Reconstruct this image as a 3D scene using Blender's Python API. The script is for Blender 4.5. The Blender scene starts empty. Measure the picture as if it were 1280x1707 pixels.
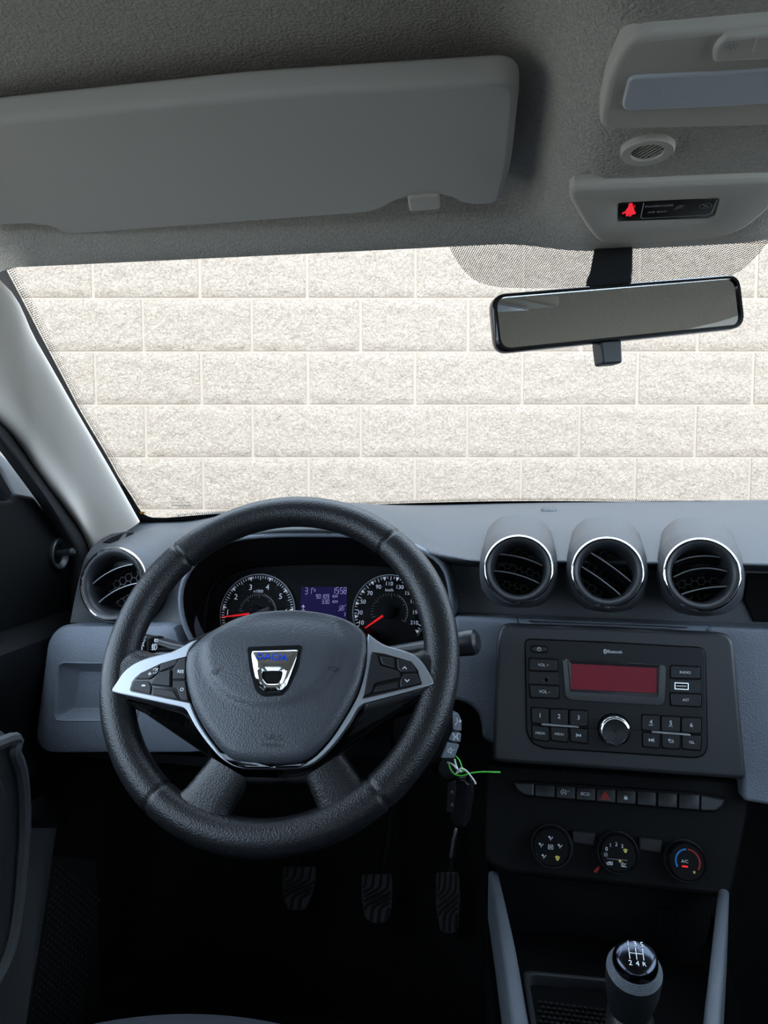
import bpy, bmesh, math, random
from mathutils import Vector as V, Matrix
random.seed(7)
S = bpy.context.scene
COL = S.collection
R_ = math.radians
# ------------------------------------------------------------------ camera
H = 1.30                                   # eye height above the ground
FPX = 1260.0                               # focal length in pixels of the 1280 x 1707 frame
TH, PH = R_(10.5), R_(4.0)                 # camera turned left of the car axis, tipped down
CAM = V((0, 0, H))
CR = V((math.cos(TH), math.sin(TH), 0))
FH = V((-math.sin(TH), math.cos(TH), 0))
CF = FH * math.cos(PH) + V((0, 0, -math.sin(PH)))
CU = FH * math.sin(PH) + V((0, 0, math.cos(PH)))
cd = bpy.data.cameras.new('camera')
cam = bpy.data.objects.new('camera', cd)
COL.objects.link(cam)
m = Matrix((CR, CU, -CF)).transposed().to_4x4()
m.translation = CAM
cam.matrix_world = m
cd.sensor_fit = 'HORIZONTAL'
cd.sensor_width = 36.0
cd.lens = 36.0 * FPX / 1280.0
cd.clip_start = 0.01
S.camera = cam
# ------------------------------------------------------------------ daylight
W = bpy.data.worlds.new('overcast_sky')
S.world = W
W.use_nodes = True
bg = W.node_tree.nodes['Background']
bg.inputs['Color'].default_value = (0.64, 0.80, 1.0, 1)
bg.inputs['Strength'].default_value = 6.0
S.view_settings.view_transform = 'Standard'
S.view_settings.look = 'None'
S.view_settings.gamma = 1.0
S.view_settings.use_curve_mapping = False
S.view_settings.exposure = 0.0
S.cycles.use_denoising = True
S.cycles.max_bounces = 10
S.cycles.diffuse_bounces = 6
S.cycles.transparent_max_bounces = 16
S.cycles.caustics_reflective = False
S.cycles.caustics_refractive = False


# ------------------------------------------------------------------ helpers
def ray(px, py):
    return CF + CR * ((px - 640.0) / FPX) + CU * ((853.5 - py) / FPX)


def at(px, py, y):
    d = ray(px, py)
    return CAM + d * (y / d.y)


def atx(px, py, x):
    d = ray(px, py)
    return CAM + d * (x / d.x)


def atz(px, py, z):
    d = ray(px, py)
    return CAM + d * ((z - H) / d.z)


class Fr:
    """a plane with its own axes: a along u, b along v, h along n"""
    def __init__(s, O, n=None, u=None, v=None):
        s.O = V(O)
        if n is not None:
            s.n = V(n).normalized()
            s.u = V((0, 0, 1)).cross(s.n).normalized() if u is None else V(u).normalized()
            s.v = s.n.cross(s.u)
        else:
            s.u = V(u).normalized()
            s.n = s.u.cross(V(v)).normalized()
            s.v = s.n.cross(s.u)

    def P(s, a, b, h=0.0):
        return s.O + s.u * a + s.v * b + s.n * h

    def tr(s, px, py):
        d = ray(px, py)
        t = (s.O - CAM).dot(s.n) / d.dot(s.n)
        p = CAM + d * t - s.O
        return (p.dot(s.u), p.dot(s.v))

    def T(s, pts):
        return [s.tr(*p) for p in pts]

    def sh(s, h):
        return Fr(s.P(0, 0, h), n=s.n, u=s.u)


def Zm(x0, y0, k):
    return lambda pts: [(x0 + x / k, y0 + y / k) for x, y in pts]


def area2(p):
    return sum(p[i][0] * p[(i + 1) % len(p)][1] - p[(i + 1) % len(p)][0] * p[i][1] for i in range(len(p)))


def ccw(p):
    return list(p) if area2(p) > 0 else list(reversed(p))


def rnd(pts, r, n=5):
    out = []
    N = len(pts)
    for i in range(N):
        p, a, b = V(pts[i]), V(pts[i - 1]), V(pts[(i + 1) % N])
        rr = r[i] if isinstance(r, (list, tuple)) else r
        da, db = (a - p), (b - p)
        ra, rb = min(rr, da.length * .49), min(rr, db.length * .49)
        if ra < 1e-6 or rb < 1e-6:
            out.append(tuple(p)); continue
        A, B = p + da.normalized() * ra, p + db.normalized() * rb
        for k in range(n + 1):
            t = k / n
            q = A * (1 - t) ** 2 + p * 2 * t * (1 - t) + B * t * t
            out.append(tuple(q))
    return out


def spl(pts, n=6, closed=True):
    out = []
    N = len(pts)
    P = [V(p) for p in pts]
    rng = range(N) if closed else range(N - 1)
    for i in rng:
        if closed:
            a, b, c, d = P[i - 1], P[i], P[(i + 1) % N], P[(i + 2) % N]
        else:
            a, b, c, d = P[max(i - 1, 0)], P[i], P[i + 1], P[min(i + 2, N - 1)]
        for k in range(n):
            t = k / n
            out.append(0.5 * ((2 * b) + (c - a) * t + (2 * a - 5 * b + 4 * c - d) * t * t + (3 * b - a - 3 * c + d) * t ** 3))
    if not closed:
        out.append(P[-1])
    return [tuple(o) for o in out]


def resamp(pts, N, closed=True):
    P = [V(p) for p in pts]
    if closed:
        P = P + [P[0]]
    L = [0]
    for i in range(1, len(P)):
        L.append(L[-1] + (P[i] - P[i - 1]).length)
    out = []
    j = 0
    for k in range(N):
        t = L[-1] * k / (N if closed else N - 1)
        while j < len(L) - 2 and L[j + 1] < t:
            j += 1
        s = (t - L[j]) / max(L[j + 1] - L[j], 1e-12)
        out.append(tuple(P[j].lerp(P[j + 1], min(max(s, 0), 1))))
    return out


def radial(pts, N, c=None):
    """resample a star-shaped outline at N equal angles about c"""
    if c is None:
        c = cen(pts)
    out = []
    M_ = len(pts)
    for k in range(N):
        a = 2 * math.pi * k / N
        dx, dy = math.cos(a), math.sin(a)
        best = None
        for i in range(M_):
            x1, y1 = pts[i][0] - c[0], pts[i][1] - c[1]
            x2, y2 = pts[(i + 1) % M_][0] - c[0], pts[(i + 1) % M_][1] - c[1]
            ex, ey = x2 - x1, y2 - y1
            den = dx * ey - dy * ex
            if abs(den) < 1e-14:
                continue
            t = (x1 * ey - y1 * ex) / den
            s = (x1 * dy - y1 * dx) / den
            if t > 0 and -1e-6 <= s <= 1 + 1e-6 and (best is None or t > best):
                best = t
        out.append((c[0] + dx * (best or 0), c[1] + dy * (best or 0)))
    return out


def cen(p):
    return (sum(q[0] for q in p) / len(p), sum(q[1] for q in p) / len(p))


def inset(p, d):
    p = ccw(p)
    N = len(p)
    out = []
    for i in range(N):
        a, b, c = V(p[i - 1]), V(p[i]), V(p[(i + 1) % N])
        e1, e2 = (b - a), (c - b)
        if e1.length < 1e-9 or e2.length < 1e-9:
            e1 = e2 = (c - a)
        e1.normalize(); e2.normalize()
        n1, n2 = V((-e1.y, e1.x)), V((-e2.y, e2.x))
        m_ = n1 + n2
        if m_.length < 1e-6:
            m_ = n1
        m_.normalize()
        k = max(m_.dot(n1), .45)
        out.append((b.x + m_.x * d / k, b.y + m_.y * d / k))
    # edges that turned round (corner tighter than the offset) collapse to one corner
    for _ in range(4):
        flip = [(V(out[(i + 1) % N]) - V(out[i])).dot(V(p[(i + 1) % N]) - V(p[i])) < -1e-12 for i in range(N)]
        if not any(flip) or all(flip):
            break
        st_ = next(i for i in range(N) if not flip[i])
        i = st_
        while i < st_ + N:
            if not flip[i % N]:
                i += 1; continue
            j = i
            while flip[j % N]: j += 1
            A, B = V(out[(i - 1) % N]), V(out[i % N])
            C, D = V(out[j % N]), V(out[(j + 1) % N])
            e, f_ = B - A, D - C
            den = e.x * f_.y - e.y * f_.x
            q = (B + C) / 2
            if abs(den) > 1e-12:
                t = ((C.x - A.x) * f_.y - (C.y - A.y) * f_.x) / den
                q2 = A + e * t
                if (q2 - q).length < abs(d) * 3: q = q2
            for k in range(i, j + 1): out[k % N] = (q.x, q.y)
            i = j + 1
    return out


def circ(c, rx, ry=None, n=40, a0=0.0):
    ry = rx if ry is None else ry
    return [(c[0] + rx * math.cos(a0 + 2 * math.pi * k / n), c[1] + ry * math.sin(a0 + 2 * math.pi * k / n)) for k in range(n)]


ORG = {}


class G:
    """collects geometry for one mesh object"""
    def __init__(s):
        s.v = []
        s.f = []

    def add(s, pts):
        i = len(s.v)
        s.v += [V(p) for p in pts]
        return list(range(i, i + len(pts)))

    def loft(s, loops, closed=True, c0=False, c1=False):
        ids = [s.add(l) for l in loops]
        n = len(ids[0])
        for A, B in zip(ids, ids[1:]):
            for i in range(n if closed else n - 1):
                j = (i + 1) % n
                s.f.append((A[i], A[j], B[j], B[i]))
        if c0:
            s.f.append(tuple(reversed(ids[0])))
        if c1:
            s.f.append(tuple(ids[-1]))
        return s

    def slab(s, fr, poly, h0, h1, bev=0.0, seg=3, bev0=0.0):
        poly = ccw(poly)
        L = []
        if bev0 > 0:
            for k in range(seg):
                a = math.pi / 2 * (1 - k / seg)
                L.append([fr.P(x, y, h0 + bev0 * (1 - math.sin(a))) for x, y in inset(poly, bev0 * (1 - math.cos(a)))])
        L.append([fr.P(x, y, h0 + bev0) for x, y in poly])
        L.append([fr.P(x, y, h1 - bev) for x, y in poly])
        if bev > 0:
            for k in range(1, seg + 1):
                a = math.pi / 2 * k / seg
                L.append([fr.P(x, y, h1 - bev + bev * math.sin(a)) for x, y in inset(poly, bev * (1 - math.cos(a)))])
        return s.loft(L, True, True, True)

    def ring(s, fr, outer, inner, h0, h1, bev=0.0):
        """frame: outer and inner loops with equal point counts"""
        o, i = outer, inner
        def L(p, h):
            return [fr.P(x, y, h) for x, y in p]
        loops = [L(o, h0), L(o, h1 - bev)]
        if bev > 0:
            loops += [L(inset(o, bev * .3), h1 - bev * .3), L(inset(o, bev), h1), L(inset(i, -bev), h1), L(inset(i, -bev * .3), h1 - bev * .3)]
        else:
            loops += [L(i, h1)]
        loops += [L(i, h1 - bev), L(i, h0), L(o, h0)]
        return s.loft(loops)

    def dome(s, fr, poly, prof, c=None):
        poly = ccw(poly)
        c = c or cen(poly)
        L = [[fr.P(c[0] + (x - c[0]) * k, c[1] + (y - c[1]) * k, h) for x, y in poly] for k, h in prof]
        return s.loft(L, True, True, True)

    def tube(s, path, r, n=10, caps=True, flat=None):
        P = [V(p) for p in path]
        N = len(P)
        rr = r if isinstance(r, (list, tuple)) else [r] * N
        L = []
        prev = None
        for i in range(N):
            t = (P[min(i + 1, N - 1)] - P[max(i - 1, 0)]).normalized()
            if prev is None:
                a = V((0, 0, 1)) if abs(t.z) < .9 else V((1, 0, 0))
                x = t.cross(a).normalized()
            else:
                x = (prev - t * prev.dot(t)).normalized()
            prev = x
            y = t.cross(x)
            k = flat or 1.0
            L.append([P[i] + x * (rr[i] * math.cos(2 * math.pi * q / n)) + y * (rr[i] * k * math.sin(2 * math.pi * q / n)) for q in range(n)])
        return s.loft(L, True, caps, caps)

    def lathe(s, fr, prof, c=(0, 0), n=40, c0=True, c1=True, sy=1.0):
        L = [[fr.P(c[0] + r * math.cos(2 * math.pi * k / n), c[1] + sy * r * math.sin(2 * math.pi * k / n), h) for k in range(n)] for r, h in prof]
        return s.loft(L, True, c0, c1)

    def box(s, x0, x1, y0, y1, z0, z1):
        i = s.add([(x, y, z) for z in (z0, z1) for y in (y0, y1) for x in (x0, x1)])
        for q in ((0, 2, 3, 1), (4, 5, 7, 6), (0, 1, 5, 4), (2, 6, 7, 3), (0, 4, 6, 2), (1, 3, 7, 5)):
            s.f.append(tuple(i[k] for k in q))
        return s

    def stroke(s, fr, pts, w, h, closed=False):
        """flat ribbon along a polyline in the plane of fr"""
        P = [V(p) for p in pts]
        if closed:
            P.append(P[0])
        for a, b in zip(P, P[1:]):
            d = (b - a)
            if d.length < 1e-9:
                continue
            d.normalize()
            n = V((-d.y, d.x)) * (w / 2)
            a2, b2 = a - d * (w * .35), b + d * (w * .35)
            i = s.add([fr.P(q.x, q.y, h) for q in (a2 - n, b2 - n, b2 + n, a2 + n)])
            s.f.append(tuple(i))
        return s

    def fill(s, fr, pts, h):
        i = s.add([fr.P(x, y, h) for x, y in ccw(pts)])
        s.f.append(tuple(i))
        return s

    def obj(s, name, mat, parent=None, smooth=38, sub=0):
        lo = V((min(p.x for p in s.v), min(p.y for p in s.v), min(p.z for p in s.v)))
        hi = V((max(p.x for p in s.v), max(p.y for p in s.v), max(p.z for p in s.v)))
        c = (lo + hi) / 2
        me = bpy.data.meshes.new(name)
        me.from_pydata([p - c for p in s.v], [], s.f)
        bm = bmesh.new()
        bm.from_mesh(me)
        bmesh.ops.remove_doubles(bm, verts=bm.verts, dist=1e-6)
        bmesh.ops.recalc_face_normals(bm, faces=bm.faces)
        bm.to_mesh(me)
        bm.free()
        me.validate()
        me.materials.append(mat)
        if smooth:
            me.shade_smooth()
            me.set_sharp_from_angle(angle=R_(smooth))
            for p_ in me.polygons:
                if p_.loop_total > 4: p_.use_smooth = False      # flat caps stay flat
        o = bpy.data.objects.new(name, me)
        COL.objects.link(o)
        if sub:
            md = o.modifiers.new('subdivision', 'SUBSURF')
            md.levels = md.render_levels = sub
        ORG[o] = c
        if parent is not None:
            o.parent = parent
            o.location = c - ORG[parent]
        else:
            o.location = c
        return o


def tag(o, label=None, cat=None, group=None, kind=None):
    if label: o['label'] = label
    if cat: o['category'] = cat
    if group: o['group'] = group
    if kind: o['kind'] = kind
    return o


def thing(name, label, cat, loc, group=None, kind=None):
    o = bpy.data.objects.new(name, None)
    o.empty_display_size = .02
    COL.objects.link(o)
    o.location = loc
    ORG[o] = V(loc)
    return tag(o, label, cat, group, kind)


# ------------------------------------------------------------------ materials
def mat(name, col, rough=.5, metal=0.0, bump=None, spec=.5, emit=None, vary=None, coat=0.0, vor=None):
    m_ = bpy.data.materials.new(name)
    m_.use_nodes = True
    nt = m_.node_tree
    b = nt.nodes['Principled BSDF']
    b.inputs['Base Color'].default_value = (*col, 1)
    b.inputs['Roughness'].default_value = rough
    b.inputs['Metallic'].default_value = metal
    b.inputs['Specular IOR Level'].default_value = spec
    b.inputs['Coat Weight'].default_value = coat
    b.inputs['Coat Roughness'].default_value = .08
    if emit:
        b.inputs['Emission Color'].default_value = (*emit[0], 1)
        b.inputs['Emission Strength'].default_value = emit[1]
    tc = nt.nodes.new('ShaderNodeTexCoord')
    prev = None
    def add_bump(sock, strength, dist):
        nonlocal prev
        bp = nt.nodes.new('ShaderNodeBump')
        bp.inputs['Strength'].default_value = strength
        bp.inputs['Distance'].default_value = dist
        nt.links.new(sock, bp.inputs['Height'])
        if prev is not None:
            nt.links.new(prev.outputs['Normal'], bp.inputs['Normal'])
        nt.links.new(bp.outputs['Normal'], b.inputs['Normal'])
        prev = bp
    if bump:
        n = nt.nodes.new('ShaderNodeTexNoise')
        n.inputs['Scale'].default_value = bump[0]
        n.inputs['Detail'].default_value = 4
        nt.links.new(tc.outputs['Object'], n.inputs['Vector'])
        add_bump(n.outputs['Fac'], bump[1], bump[2])
    if vor:
        n = nt.nodes.new('ShaderNodeTexVoronoi')
        n.inputs['Scale'].default_value = vor[0]
        nt.links.new(tc.outputs['Object'], n.inputs['Vector'])
        add_bump(n.outputs['Distance'], vor[1], vor[2])
    if vary:
        n = nt.nodes.new('ShaderNodeTexNoise')
        n.inputs['Scale'].default_value = vary[0]
        n.inputs['Detail'].default_value = 5
        n.inputs['Roughness'].default_value = .65
        nt.links.new(tc.outputs['Object'], n.inputs['Vector'])
        r = nt.nodes.new('ShaderNodeValToRGB')
        r.color_ramp.elements[0].position = .3
        r.color_ramp.elements[1].position = .7
        r.color_ramp.elements[0].color = (*vary[1], 1)
        r.color_ramp.elements[1].color = (*vary[2], 1)
        nt.links.new(n.outputs['Fac'], r.inputs['Fac'])
        nt.links.new(r.outputs['Color'], b.inputs['Base Color'])
    return m_


def glassy(name, tint, refl, rough=0.0, f0=.05):
    """thin clear sheet: see-through with a Fresnel reflection"""
    m_ = bpy.data.materials.new(name)
    m_.use_nodes = True
    nt = m_.node_tree
    nt.nodes.remove(nt.nodes['Principled BSDF'])
    out = nt.nodes['Material Output']
    t = nt.nodes.new('ShaderNodeBsdfTransparent')
    t.inputs['Color'].default_value = (*tint, 1)
    g = nt.nodes.new('ShaderNodeBsdfGlossy')
    g.inputs['Roughness'].default_value = rough
    g.inputs['Color'].default_value = (refl, refl, refl, 1)
    lw = nt.nodes.new('ShaderNodeLayerWeight')      # Schlick reflection, the same from both sides
    lw.inputs['Blend'].default_value = .5
    pw_ = nt.nodes.new('ShaderNodeMath'); pw_.operation = 'POWER'; pw_.inputs[1].default_value = 5
    nt.links.new(lw.outputs['Facing'], pw_.inputs[0])
    ma = nt.nodes.new('ShaderNodeMath'); ma.operation = 'MULTIPLY_ADD'; ma.inputs[1].default_value = .93; ma.inputs[2].default_value = f0
    nt.links.new(pw_.outputs[0], ma.inputs[0])
    mx = nt.nodes.new('ShaderNodeMixShader')
    nt.links.new(ma.outputs[0], mx.inputs[0])
    nt.links.new(t.outputs[0], mx.inputs[1])
    nt.links.new(g.outputs[0], mx.inputs[2])
    nt.links.new(mx.outputs[0], out.inputs['Surface'])
    return m_


def rock(name, c0, c1):
    """rough split concrete: coarse and fine chips, laid out in real metres so no two blocks match"""
    m_ = bpy.data.materials.new(name)
    m_.use_nodes = True
    nt = m_.node_tree
    b = nt.nodes['Principled BSDF']
    b.inputs['Roughness'].default_value = .95
    b.inputs['Specular IOR Level'].default_value = .2
    ge = nt.nodes.new('ShaderNodeNewGeometry')
    n1 = nt.nodes.new('ShaderNodeTexNoise'); n1.inputs['Scale'].default_value = 62; n1.inputs['Detail'].default_value = 5; n1.inputs['Roughness'].default_value = .6; n1.inputs['Distortion'].default_value = .6
    n2 = nt.nodes.new('ShaderNodeTexNoise'); n2.inputs['Scale'].default_value = 190; n2.inputs['Detail'].default_value = 3
    for n in (n1, n2): nt.links.new(ge.outputs['Position'], n.inputs['Vector'])
    b1 = nt.nodes.new('ShaderNodeBump'); b1.inputs['Strength'].default_value = .65; b1.inputs['Distance'].default_value = .022
    b2 = nt.nodes.new('ShaderNodeBump'); b2.inputs['Strength'].default_value = .5; b2.inputs['Distance'].default_value = .005
    nt.links.new(n1.outputs['Fac'], b1.inputs['Height']); nt.links.new(n2.outputs['Fac'], b2.inputs['Height'])
    nt.links.new(b1.outputs['Normal'], b2.inputs['Normal']); nt.links.new(b2.outputs['Normal'], b.inputs['Normal'])
    n3 = nt.nodes.new('ShaderNodeTexNoise'); n3.inputs['Scale'].default_value = 130; n3.inputs['Detail'].default_value = 4
    nt.links.new(ge.outputs['Position'], n3.inputs['Vector'])
    r = nt.nodes.new('ShaderNodeValToRGB')
    r.color_ramp.elements[0].position = .34; r.color_ramp.elements[1].position = .60
    r.color_ramp.elements[0].color = (*c0, 1); r.color_ramp.elements[1].color = (*c1, 1)
    nt.links.new(n3.outputs['Fac'], r.inputs['Fac']); nt.links.new(r.outputs['Color'], b.inputs['Base Color'])
    return m_


M = dict(
    block=rock('split_face_block', (.36, .277, .209), (.49, .378, .285)),
    mortar=mat('pale_mortar', (.47, .363, .274), .95, bump=(120, .4, .003)),
    asphalt=mat('pale_concrete', (.30, .26, .21), .95, bump=(150, .5, .004), vary=(30, (.27, .23, .18), (.33, .29, .23))),
    liner=mat('headliner_cloth', (.58, .555, .505), 1.0, bump=(420, .9, .0022), spec=.1, vary=(330, (.48, .455, .41), (.66, .63, .575))),
    visor=mat('visor_vinyl', (.60, .58, .54), .75, bump=(900, .2, .0006), spec=.25),
    greyp=mat('warm_grey_plastic', (.60, .565, .50), .6, bump=(1100, .25, .0005), spec=.3),
    pillar=mat('pale_pillar_plastic', (.82, .74, .64), .62, bump=(1300, .15, .0004), spec=.3),
    dash=mat('dash_grained_plastic', (.050, .053, .058), .5, vor=(520, .35, .0008), spec=.5),
    panel=mat('blue_grey_panel_plastic', (.155, .175, .21), .5, vor=(480, .45, .0008), spec=.5),
    smooth=mat('satin_dark_plastic', (.026, .028, .031), .40, bump=(1500, .12, .0004), spec=.5),
    radio=mat('radio_face_plastic', (.014, .015, .017), .45, spec=.3),
    btn=mat('button_plastic', (.015, .016, .018), .38, spec=.38),
    black=mat('matt_black_plastic', (.0035, .0038, .0042), .55, bump=(900, .2, .0005), spec=.12),
    deep=mat('deep_black', (.004, .004, .004), .9, spec=.1),
    gloss=mat('gloss_black', (.008, .008, .009), .12, spec=.5),
    leather=mat('wheel_leather', (.009, .0096, .011), .36, vor=(620, .38, .0008), spec=.45),
    cover=mat('airbag_cover_plastic', (.046, .051, .060), .40, vor=(560, .4, .0007), spec=.5),
    satin=mat('satin_silver', (.40, .42, .45), .48, 1.0),
    silver=mat('silver_paint', (.45, .47, .50), .35, .6),
    chrome=mat('chrome', (.85, .87, .9), .07, 1.0),
    blue=mat('emblem_blue', (.01, .06, .55), .25, spec=.6),
    white=mat('white_print', (.75, .77, .80), .6),
    dim=mat('dim_print', (.36, .36, .37), .6),
    white_lit=mat('lit_white_print', (.75, .77, .80), .6, emit=((.75, .82, 1), .28)),
    red_lit=mat('lit_red', (.6, .01, .02), .4, emit=((1, .015, .03), .75)),
    needle=mat('red_needle', (.75, .015, .02), .4, emit=((1, .02, .03), .55)),
    lcd=mat('blue_lcd', (.006, .005, .03), .4, emit=((.05, .035, .24), .16), spec=.05),
    lcd_ink=mat('lcd_segments', (.4, .4, .6), .5, emit=((.50, .47, .85), .42)),
    radio_lcd=mat('red_radio_screen', (.03, .003, .007), .3, emit=((.22, .012, .035), .30), spec=.25),
    face=mat('gauge_face', (.010, .0105, .011), .6, spec=.1),
    blue_arc=mat('blue_arc_print', (.03, .30, .75), .5),
    red_arc=mat('red_arc_print', (.40, .02, .02), .5),
    yellow=mat('yellow_print', (.62, .52, .10), .5),
    red_print=mat('red_print', (.55, .02, .02), .5),
    mirror=mat('mirror_glass', (.80, .81, .80), .01, 1.0),
    lens=mat('lamp_lens', (.50, .52, .55), .25, spec=.6, bump=(300, .2, .001)),
    carpet=mat('black_carpet', (.010, .010, .010), 1.0, bump=(600, .9, .003), spec=.05),
    matc=mat('floor_mat_pile', (.014, .014, .014), 1.0, bump=(700, .9, .003), spec=.05),
    rubber=mat('rubber', (.012, .012, .013), .7, spec=.3),
    pedal=mat('pedal_rubber', (.035, .035, .037), .6, spec=.4),
    seat=mat('seat_cloth', (.03, .034, .04), .95, bump=(500, .5, .001), spec=.1),
    rail=mat('console_rail_plastic', (.10, .112, .13), .5, vor=(520, .3, .0007)),
    metal=mat('key_steel', (.6, .6, .6), .25, 1.0),
    green=mat('green_tag_plastic', (.10, .72, .06), .4),
    tagwhite=mat('white_tag_plastic', (.8, .82, .8), .4),
    paint=mat('white_car_paint', (.62, .65, .68), .25, spec=.5, coat=.6),
    outer=mat('body_underside', (.2, .2, .2), .7),
    orange=mat('orange_sticker', (.7, .3, .03), .5),
    glass=glassy('windscreen_glass', (.96, .97, .96), 1.0, 0.0, .02),
    tint=glassy('privacy_glass', (.30, .31, .31), 1.0),  # for the unseen rear panes, darkened to cut light from behind
    gauge_glass=glassy('gauge_window', (.95, .95, .96), .05, .02, .005),
)

_tc = {}


def glyphs(s, bold=False):
    if (s, bold) in _tc:
        return _tc[(s, bold)]
    cu = bpy.data.curves.new('text', 'FONT')
    cu.body = s
    cu.align_x = 'CENTER'
    cu.align_y = 'CENTER'
    cu.resolution_u = 3
    if bold:
        cu.offset = .018
    o = bpy.data.objects.new('text', cu)
    COL.objects.link(o)
    bpy.context.view_layer.update()
    me = bpy.data.meshes.new_from_object(o.evaluated_get(bpy.context.evaluated_depsgraph_get()))
    vs = [tuple(v.co) for v in me.vertices]
    fs = [tuple(p.vertices) for p in me.polygons]
    bpy.data.objects.remove(o)
    bpy.data.meshes.remove(me)
    x0, x1 = min(v[0] for v in vs), max(v[0] for v in vs)
    y0, y1 = min(v[1] for v in vs), max(v[1] for v in vs)
    vs = [(v[0] - (x0 + x1) / 2, v[1] - (y0 + y1) / 2) for v in vs]
    _tc[(s, bold)] = (vs, fs, x1 - x0, y1 - y0)
    return _tc[(s, bold)]


def put_text(g, s, fr, c, w, h=.0006, rot=0.0, bold=False, tall=1.0, shear=0.0):
    """adds flat lettering centred at plane coords c, w wide"""
    vs, fs, tw, th = glyphs(s, bold)
    if s.isdigit(): tw = glyphs('0' * len(s), bold)[2]
    k = w / tw
    ca, sa = math.cos(rot), math.sin(rot)
    pts = []
    for x, y in vs:
        x, y = (x + y * shear) * k, y * k * tall
        pts.append(fr.P(c[0] + x * ca - y * sa, c[1] + x * sa + y * ca, h))
    i = g.add(pts)
    for f_ in fs:
        g.f.append(tuple(i[q] for q in f_))


def letter(s, fr, px, py, wpx, mt, parent, name='lettering', h=.0006, **k):
    g = G()
    a = fr.tr(px - wpx / 2, py)
    b = fr.tr(px + wpx / 2, py)
    put_text(g, s, fr, fr.tr(px, py), abs(b[0] - a[0]), h, **k)
    return g.obj(name, mt, parent, smooth=0)


def pxw(fr, px, py, w):
    a = fr.tr(px - w / 2, py)
    b = fr.tr(px + w / 2, py)
    return math.hypot(b[0] - a[0], b[1] - a[1])


def icon(fr, px, py, spx, lines, mt, parent, w=.16, h=.0006, name='icon', fills=()):
    """line drawing in a unit square around a point of the plane"""
    g = G()
    c = fr.tr(px, py)
    k = pxw(fr, px, py, spx) / 2
    for L in lines:
        g.stroke(fr, [(c[0] + x * k, c[1] + y * k) for x, y in L], w * k, h)
    for L in fills:
        g.fill(fr, [(c[0] + x * k, c[1] + y * k) for x, y in L], h)
    return g.obj(name, mt, parent, smooth=0)


def arc(cx, cy, r, a0, a1, n=12):
    return [(cx + r * math.cos(R_(a0 + (a1 - a0) * k / n)), cy + r * math.sin(R_(a0 + (a1 - a0) * k / n))) for k in range(n + 1)]


def sst(x):
    x = min(max(x, 0), 1)
    return x * x * (3 - 2 * x)


def lerp(a, b, t):
    return a + (b - a) * t


def interp(x, tab):
    if x <= tab[0][0]: return tab[0][1]
    for (x0, y0), (x1, y1) in zip(tab, tab[1:]):
        if x <= x1:
            return lerp(y0, y1, sst((x - x0) / (x1 - x0)) * .5 + .5 * (x - x0) / (x1 - x0))
    return tab[-1][1]


XC = 0.10                                   # middle of the car
# ================================================================== outdoors
g = G(); g.box(-14, 14, -14, 14, -.1, 0)
tag(g.obj('ground', M['asphalt']), 'pale concrete yard under the car', 'ground', kind='structure')

WL = Fr(CAM + FH * 2.8, n=-FH)
mort = G()
mort.slab(WL, [(-3.75, -H), (4.0, -H), (4.0, 1.5), (-3.75, 1.5)], -.20, -.006)
wall = mort.obj('wall_front', M['mortar'], smooth=0)
tag(wall, 'cream split-face concrete block wall in front of the windscreen', 'wall', kind='structure')


def joints(pxs, py):
    xs = [WL.tr(p, py)[0] for p in pxs]
    while xs[0] > -3.5: xs.insert(0, xs[0] - .4)
    while xs[-1] < 3.75: xs.append(xs[-1] + .4)
    return xs


FA = joints([158, 335, 513, 692, 871, 1063, 1256], 630)
FB = joints([240, 420, 601, 780, 968, 1162], 630)
zr = WL.tr(640, 675)[1]
RH = (WL.tr(640, 497)[1] - WL.tr(640, 763)[1]) / 3


def block_mesh(seed):
    rg = random.Random(seed)
    nx, ny = 22, 11
    vs, fs = [], []
    h = [[0] * (nx + 1) for _ in range(ny + 1)]
    ph = [(rg.uniform(2, 26), rg.uniform(2, 15), rg.uniform(0, 6.3), rg.uniform(.3, 1)) for _ in range(9)]
    for j in range(ny + 1):
        for i in range(nx + 1):
            u, v = i / nx, j / ny
            e = min(u * 2, (1 - u) * 2, v, 1 - v) / .10
            z = sum(a * math.sin(fx * u + fy * v + p) for fx, fy, p, a in ph) * .0007 + rg.uniform(-1, 1) * .0030
            h[j][i] = -.003 + (.006 + z) * sst(e)
    for j in range(ny + 1):
        for i in range(nx + 1):
            ed = i in (0, nx) or j in (0, ny)
            jx = 0 if ed else rg.uniform(-.3, .3) / nx
            jy = 0 if ed else rg.uniform(-.3, .3) / ny
            vs.append((i / nx - .5 + jx, j / ny - .5 + jy, h[j][i]))
    W_ = nx + 1
    for j in range(ny):
        for i in range(nx):
            fs.append((j * W_ + i, j * W_ + i + 1, (j + 1) * W_ + i + 1, (j + 1) * W_ + i))
    rim = [j * W_ + i for j, i in ([(0, i) for i in range(nx)] + [(j, nx) for j in range(ny)] + [(ny, i) for i in range(nx, 0, -1)] + [(j, 0) for j in range(ny, 0, -1)])]
    b0 = len(vs)
    for r in rim:
        vs.append((vs[r][0], vs[r][1], -.02))
    n = len(rim)
    for k in range(n):
        fs.append((rim[(k + 1) % n], rim[k], b0 + k, b0 + (k + 1) % n))
    me = bpy.data.meshes.new('block')
    me.from_pydata(vs, [], fs)
    me.materials.append(M['block'])
    me.shade_smooth()
    me.set_sharp_from_angle(angle=R_(50))
    return me


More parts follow.
